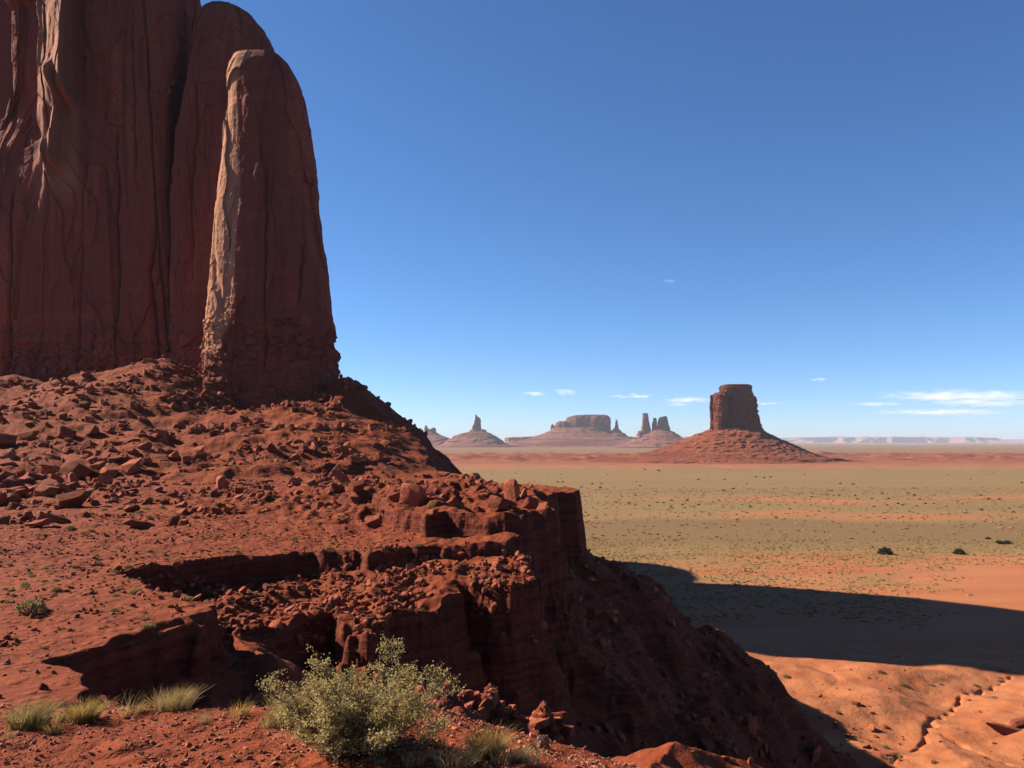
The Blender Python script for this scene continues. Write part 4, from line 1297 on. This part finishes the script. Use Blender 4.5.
# small herbs of the bench
def herbs(n, x0, x1, y0, y1, px0, px1, py0, py1, a, b, label, group):
    P = sample(n * 8, x0, x1, y0, y1, lambda x, y, z: pxm(x, y, z, px0, px1, py0, py1) & (sdf(KNOLL, x, y) > .5), True)
    for q in P[:n]:
        put_plant(SH[int(rng.integers(0, 3))], q, float(U(a, b)), label, 'herb', group, 'small_herb', float(U(.4, .8)))
herbs(95, -.66, -.30, 16, 46, -5, 210, 545, 700, .12, .42, 'small dull green herb on the bare dirt of the open bench', 'herbs on the open bench')
herbs(60, -.60, -.05, 42, 85, 60, 440, 500, 552, .2, .6, 'small green herb on the flat ground between ledge and rubble', 'herbs between ledge and rubble')
herbs(22, -.50, -.25, 28, 44, 115, 270, 565, 640, .2, .55, 'green herb growing in the shaded cleft under the ledge', 'herbs in the cleft')
herbs(30, .2, .66, 90, 150, 700, 1030, 665, 768, .5, 1.3, 'grey green herb on the sunlit orange swells', 'herbs on the orange swells')

# dry scrub of the plain, beyond counting
def scrub(name, label, P, size, mat):
    n = len(P)
    v0, f0 = ICO[1]
    keep = f0[(v0[f0].mean(1)[:, 2] > -.35)]
    s_ = (size * (.45 + 1.6 * rng.uniform(0, 1, n) ** 3.5))[:, None]
    jit = 1 + .35 * rng.normal(size=(n, len(v0)))
    V = v0[None] * jit[..., None]
    X = V[..., 0] * s_ + P[:, :1]
    Yv = V[..., 1] * s_ + P[:, 1:2]
    Z = V[..., 2] * s_ * .55 + P[:, 2:3]
    fc = (keep[None] + (np.arange(n) * len(v0))[:, None, None]).reshape(-1, 3)
    o = mesh_np(name, np.stack([X, Yv, Z], -1).reshape(-1, 3), fc, mat, smooth=False)
    return tag(o, label, 'scrub', None, 'stuff')
def on_plain(x, y, z):
    rx = x - .53 * y
    return (z < PLAIN + .8) & (sdf(RIM, x, y) > 25) & ((rx + 16 * n2(x / 14, y / 14, 74) < 4) | (y > 260)) & (n2(x / 26, y / 20, 71) + .7 * n2(x / 7, y / 6, 72) > rng.uniform(-.9, .7, len(x))) & (y + 20 * n2(x / 30, y / 30, 73) > 182)
S1 = sample(26000, .06, .70, 170, 330, on_plain, True)
scrub('dry_scrub', 'tufts of dry grass covering the near plain', S1, .27, M_SCRUB)
S2 = sample(9000, .0, .72, 330, 700, on_plain, True)
scrub('distant_scrub', 'dry grass and scrub on the middle of the plain', S2, .5, M_SCRUB)

# ------------------------------------------------------------------ clouds
m_cloud = bpy.data.materials.new('cloud_vapour')
m_cloud.use_nodes = True
nt = m_cloud.node_tree
for nd in list(nt.nodes):
    if nd.type != 'OUTPUT_MATERIAL':
        nt.nodes.remove(nd)
g = G(nt)
cn = g.noise(g.scalepos(.0017, .0009, .0075), 1.0, 6, .62, .3)
tc = nt.nodes.new('ShaderNodeTexCoord')
ln_ = g.n('ShaderNodeVectorMath', operation='LENGTH')
at = g.n('ShaderNodeAttribute', attribute_type='OBJECT', attribute_name='density')
inv_ = g.n('ShaderNodeVectorMath', operation='MULTIPLY')
half = g.n('ShaderNodeAttribute', attribute_type='OBJECT', attribute_name='inverse_size')
nt.links.new(tc.outputs['Object'], inv_.inputs[0])
nt.links.new(half.outputs['Vector'], inv_.inputs[1])
nt.links.new(inv_.outputs[0], ln_.inputs[0])
soft = g.rng(ln_.outputs['Value'], .95, .15)
dn = g.math('MULTIPLY', g.rng(g.math('ADD', cn, g.math('MULTIPLY', soft, .16)), .52, .74), soft)
dn = g.math('MULTIPLY', dn, at.outputs['Fac'])
pvc = nt.nodes.new('ShaderNodeVolumePrincipled')
pvc.inputs['Color'].default_value = (.98, .98, .98, 1)
pvc.inputs['Anisotropy'].default_value = .1
nt.links.new(g.math('MULTIPLY', dn, .0026), pvc.inputs['Density'])
nt.links.new(pvc.outputs[0], nt.nodes['Material Output'].inputs['Volume'])
CLOUDS = [(535, 394, 26, 5.0, .8, 'small flat cloud, left of the pair above the flat mesa'), (565, 392.5, 28, 6.5, .9, 'small puffy cloud, right of the pair above the flat mesa'),
          (631, 396, 46, 5.5, .8, 'narrow cloud above the pair of castle towers'), (688, 400, 56, 6.5, .35, 'faint streak of cloud left of the nearest butte'),
          (678, 404.5, 22, 4, .5, 'small dim cloud below the faint streak left of the nearest butte'), (771, 403.5, 32, 4, .45, 'faint cloud streak touching the right of the nearest butte'),
          (821, 380, 21, 6.5, .95, 'small bright cloud alone right of the nearest butte'), (669, 281, 15, 4.5, .35, 'tiny faint cloud high in the blue sky'),
          (960, 396, 160, 12, .26, 'long wispy cloud bank, uppermost at the right'), (985, 403, 120, 9, .24, 'long wispy cloud streak just below the uppermost bank'),
          (945, 412, 150, 7, .26, 'thin low cloud streak, lowest over the right horizon'), (880, 404, 60, 5, .3, 'pale wisp at the left end of the cloud banks')]
for i, (px, py, w, h, dens, lab) in enumerate(CLOUDS):
    y = 36000.0
    q = y / F
    cen = Vector(((px - CX) * q, y, -(py - HY) * q))
    v, f = ICO[4]
    size = np.array([w * .5, w * .22, h * .5]) * q * 1.45
    nn = 1 + .16 * n3(v[:, 0] * 2.5, v[:, 1] * 2.5, v[:, 2] * 2, 900 + i)
    o = mesh_np('cloud', v * nn[:, None] * size, f, m_cloud, loc=cen)
    o['density'] = dens
    o['inverse_size'] = [float(1 / c_) for c_ in size]
    tag(o, lab, 'cloud')

# ------------------------------------------------------------------ the air
hx, hy0, hy1, z0, z1 = 30000.0, -300.0, 31500.0, PLAIN - 12, 262.0
hv = [(-hx, hy0, z0), (hx, hy0, z0), (hx, hy1, z0), (-hx, hy1, z0), (-hx, hy0, z1), (hx, hy0, z1), (hx, hy1, z1), (-hx, hy1, z1)]
hf = [(0, 3, 2, 1), (4, 5, 6, 7), (0, 1, 5, 4), (1, 2, 6, 5), (2, 3, 7, 6), (3, 0, 4, 7)]
mh = bpy.data.materials.new('thin_haze')
mh.use_nodes = True
hn = mh.node_tree
for nd in list(hn.nodes):
    if nd.type != 'OUTPUT_MATERIAL':
        hn.nodes.remove(nd)
pv = hn.nodes.new('ShaderNodeVolumePrincipled')
pv.inputs['Color'].default_value = (.50, .56, .70, 1)
pv.inputs['Density'].default_value = 3.3e-5
pv.inputs['Anisotropy'].default_value = 0.0
hn.links.new(pv.outputs[0], hn.nodes['Material Output'].inputs['Volume'])
tag(mesh_np('haze', hv, np.array(hf), mh, smooth=False), kind='stuff')
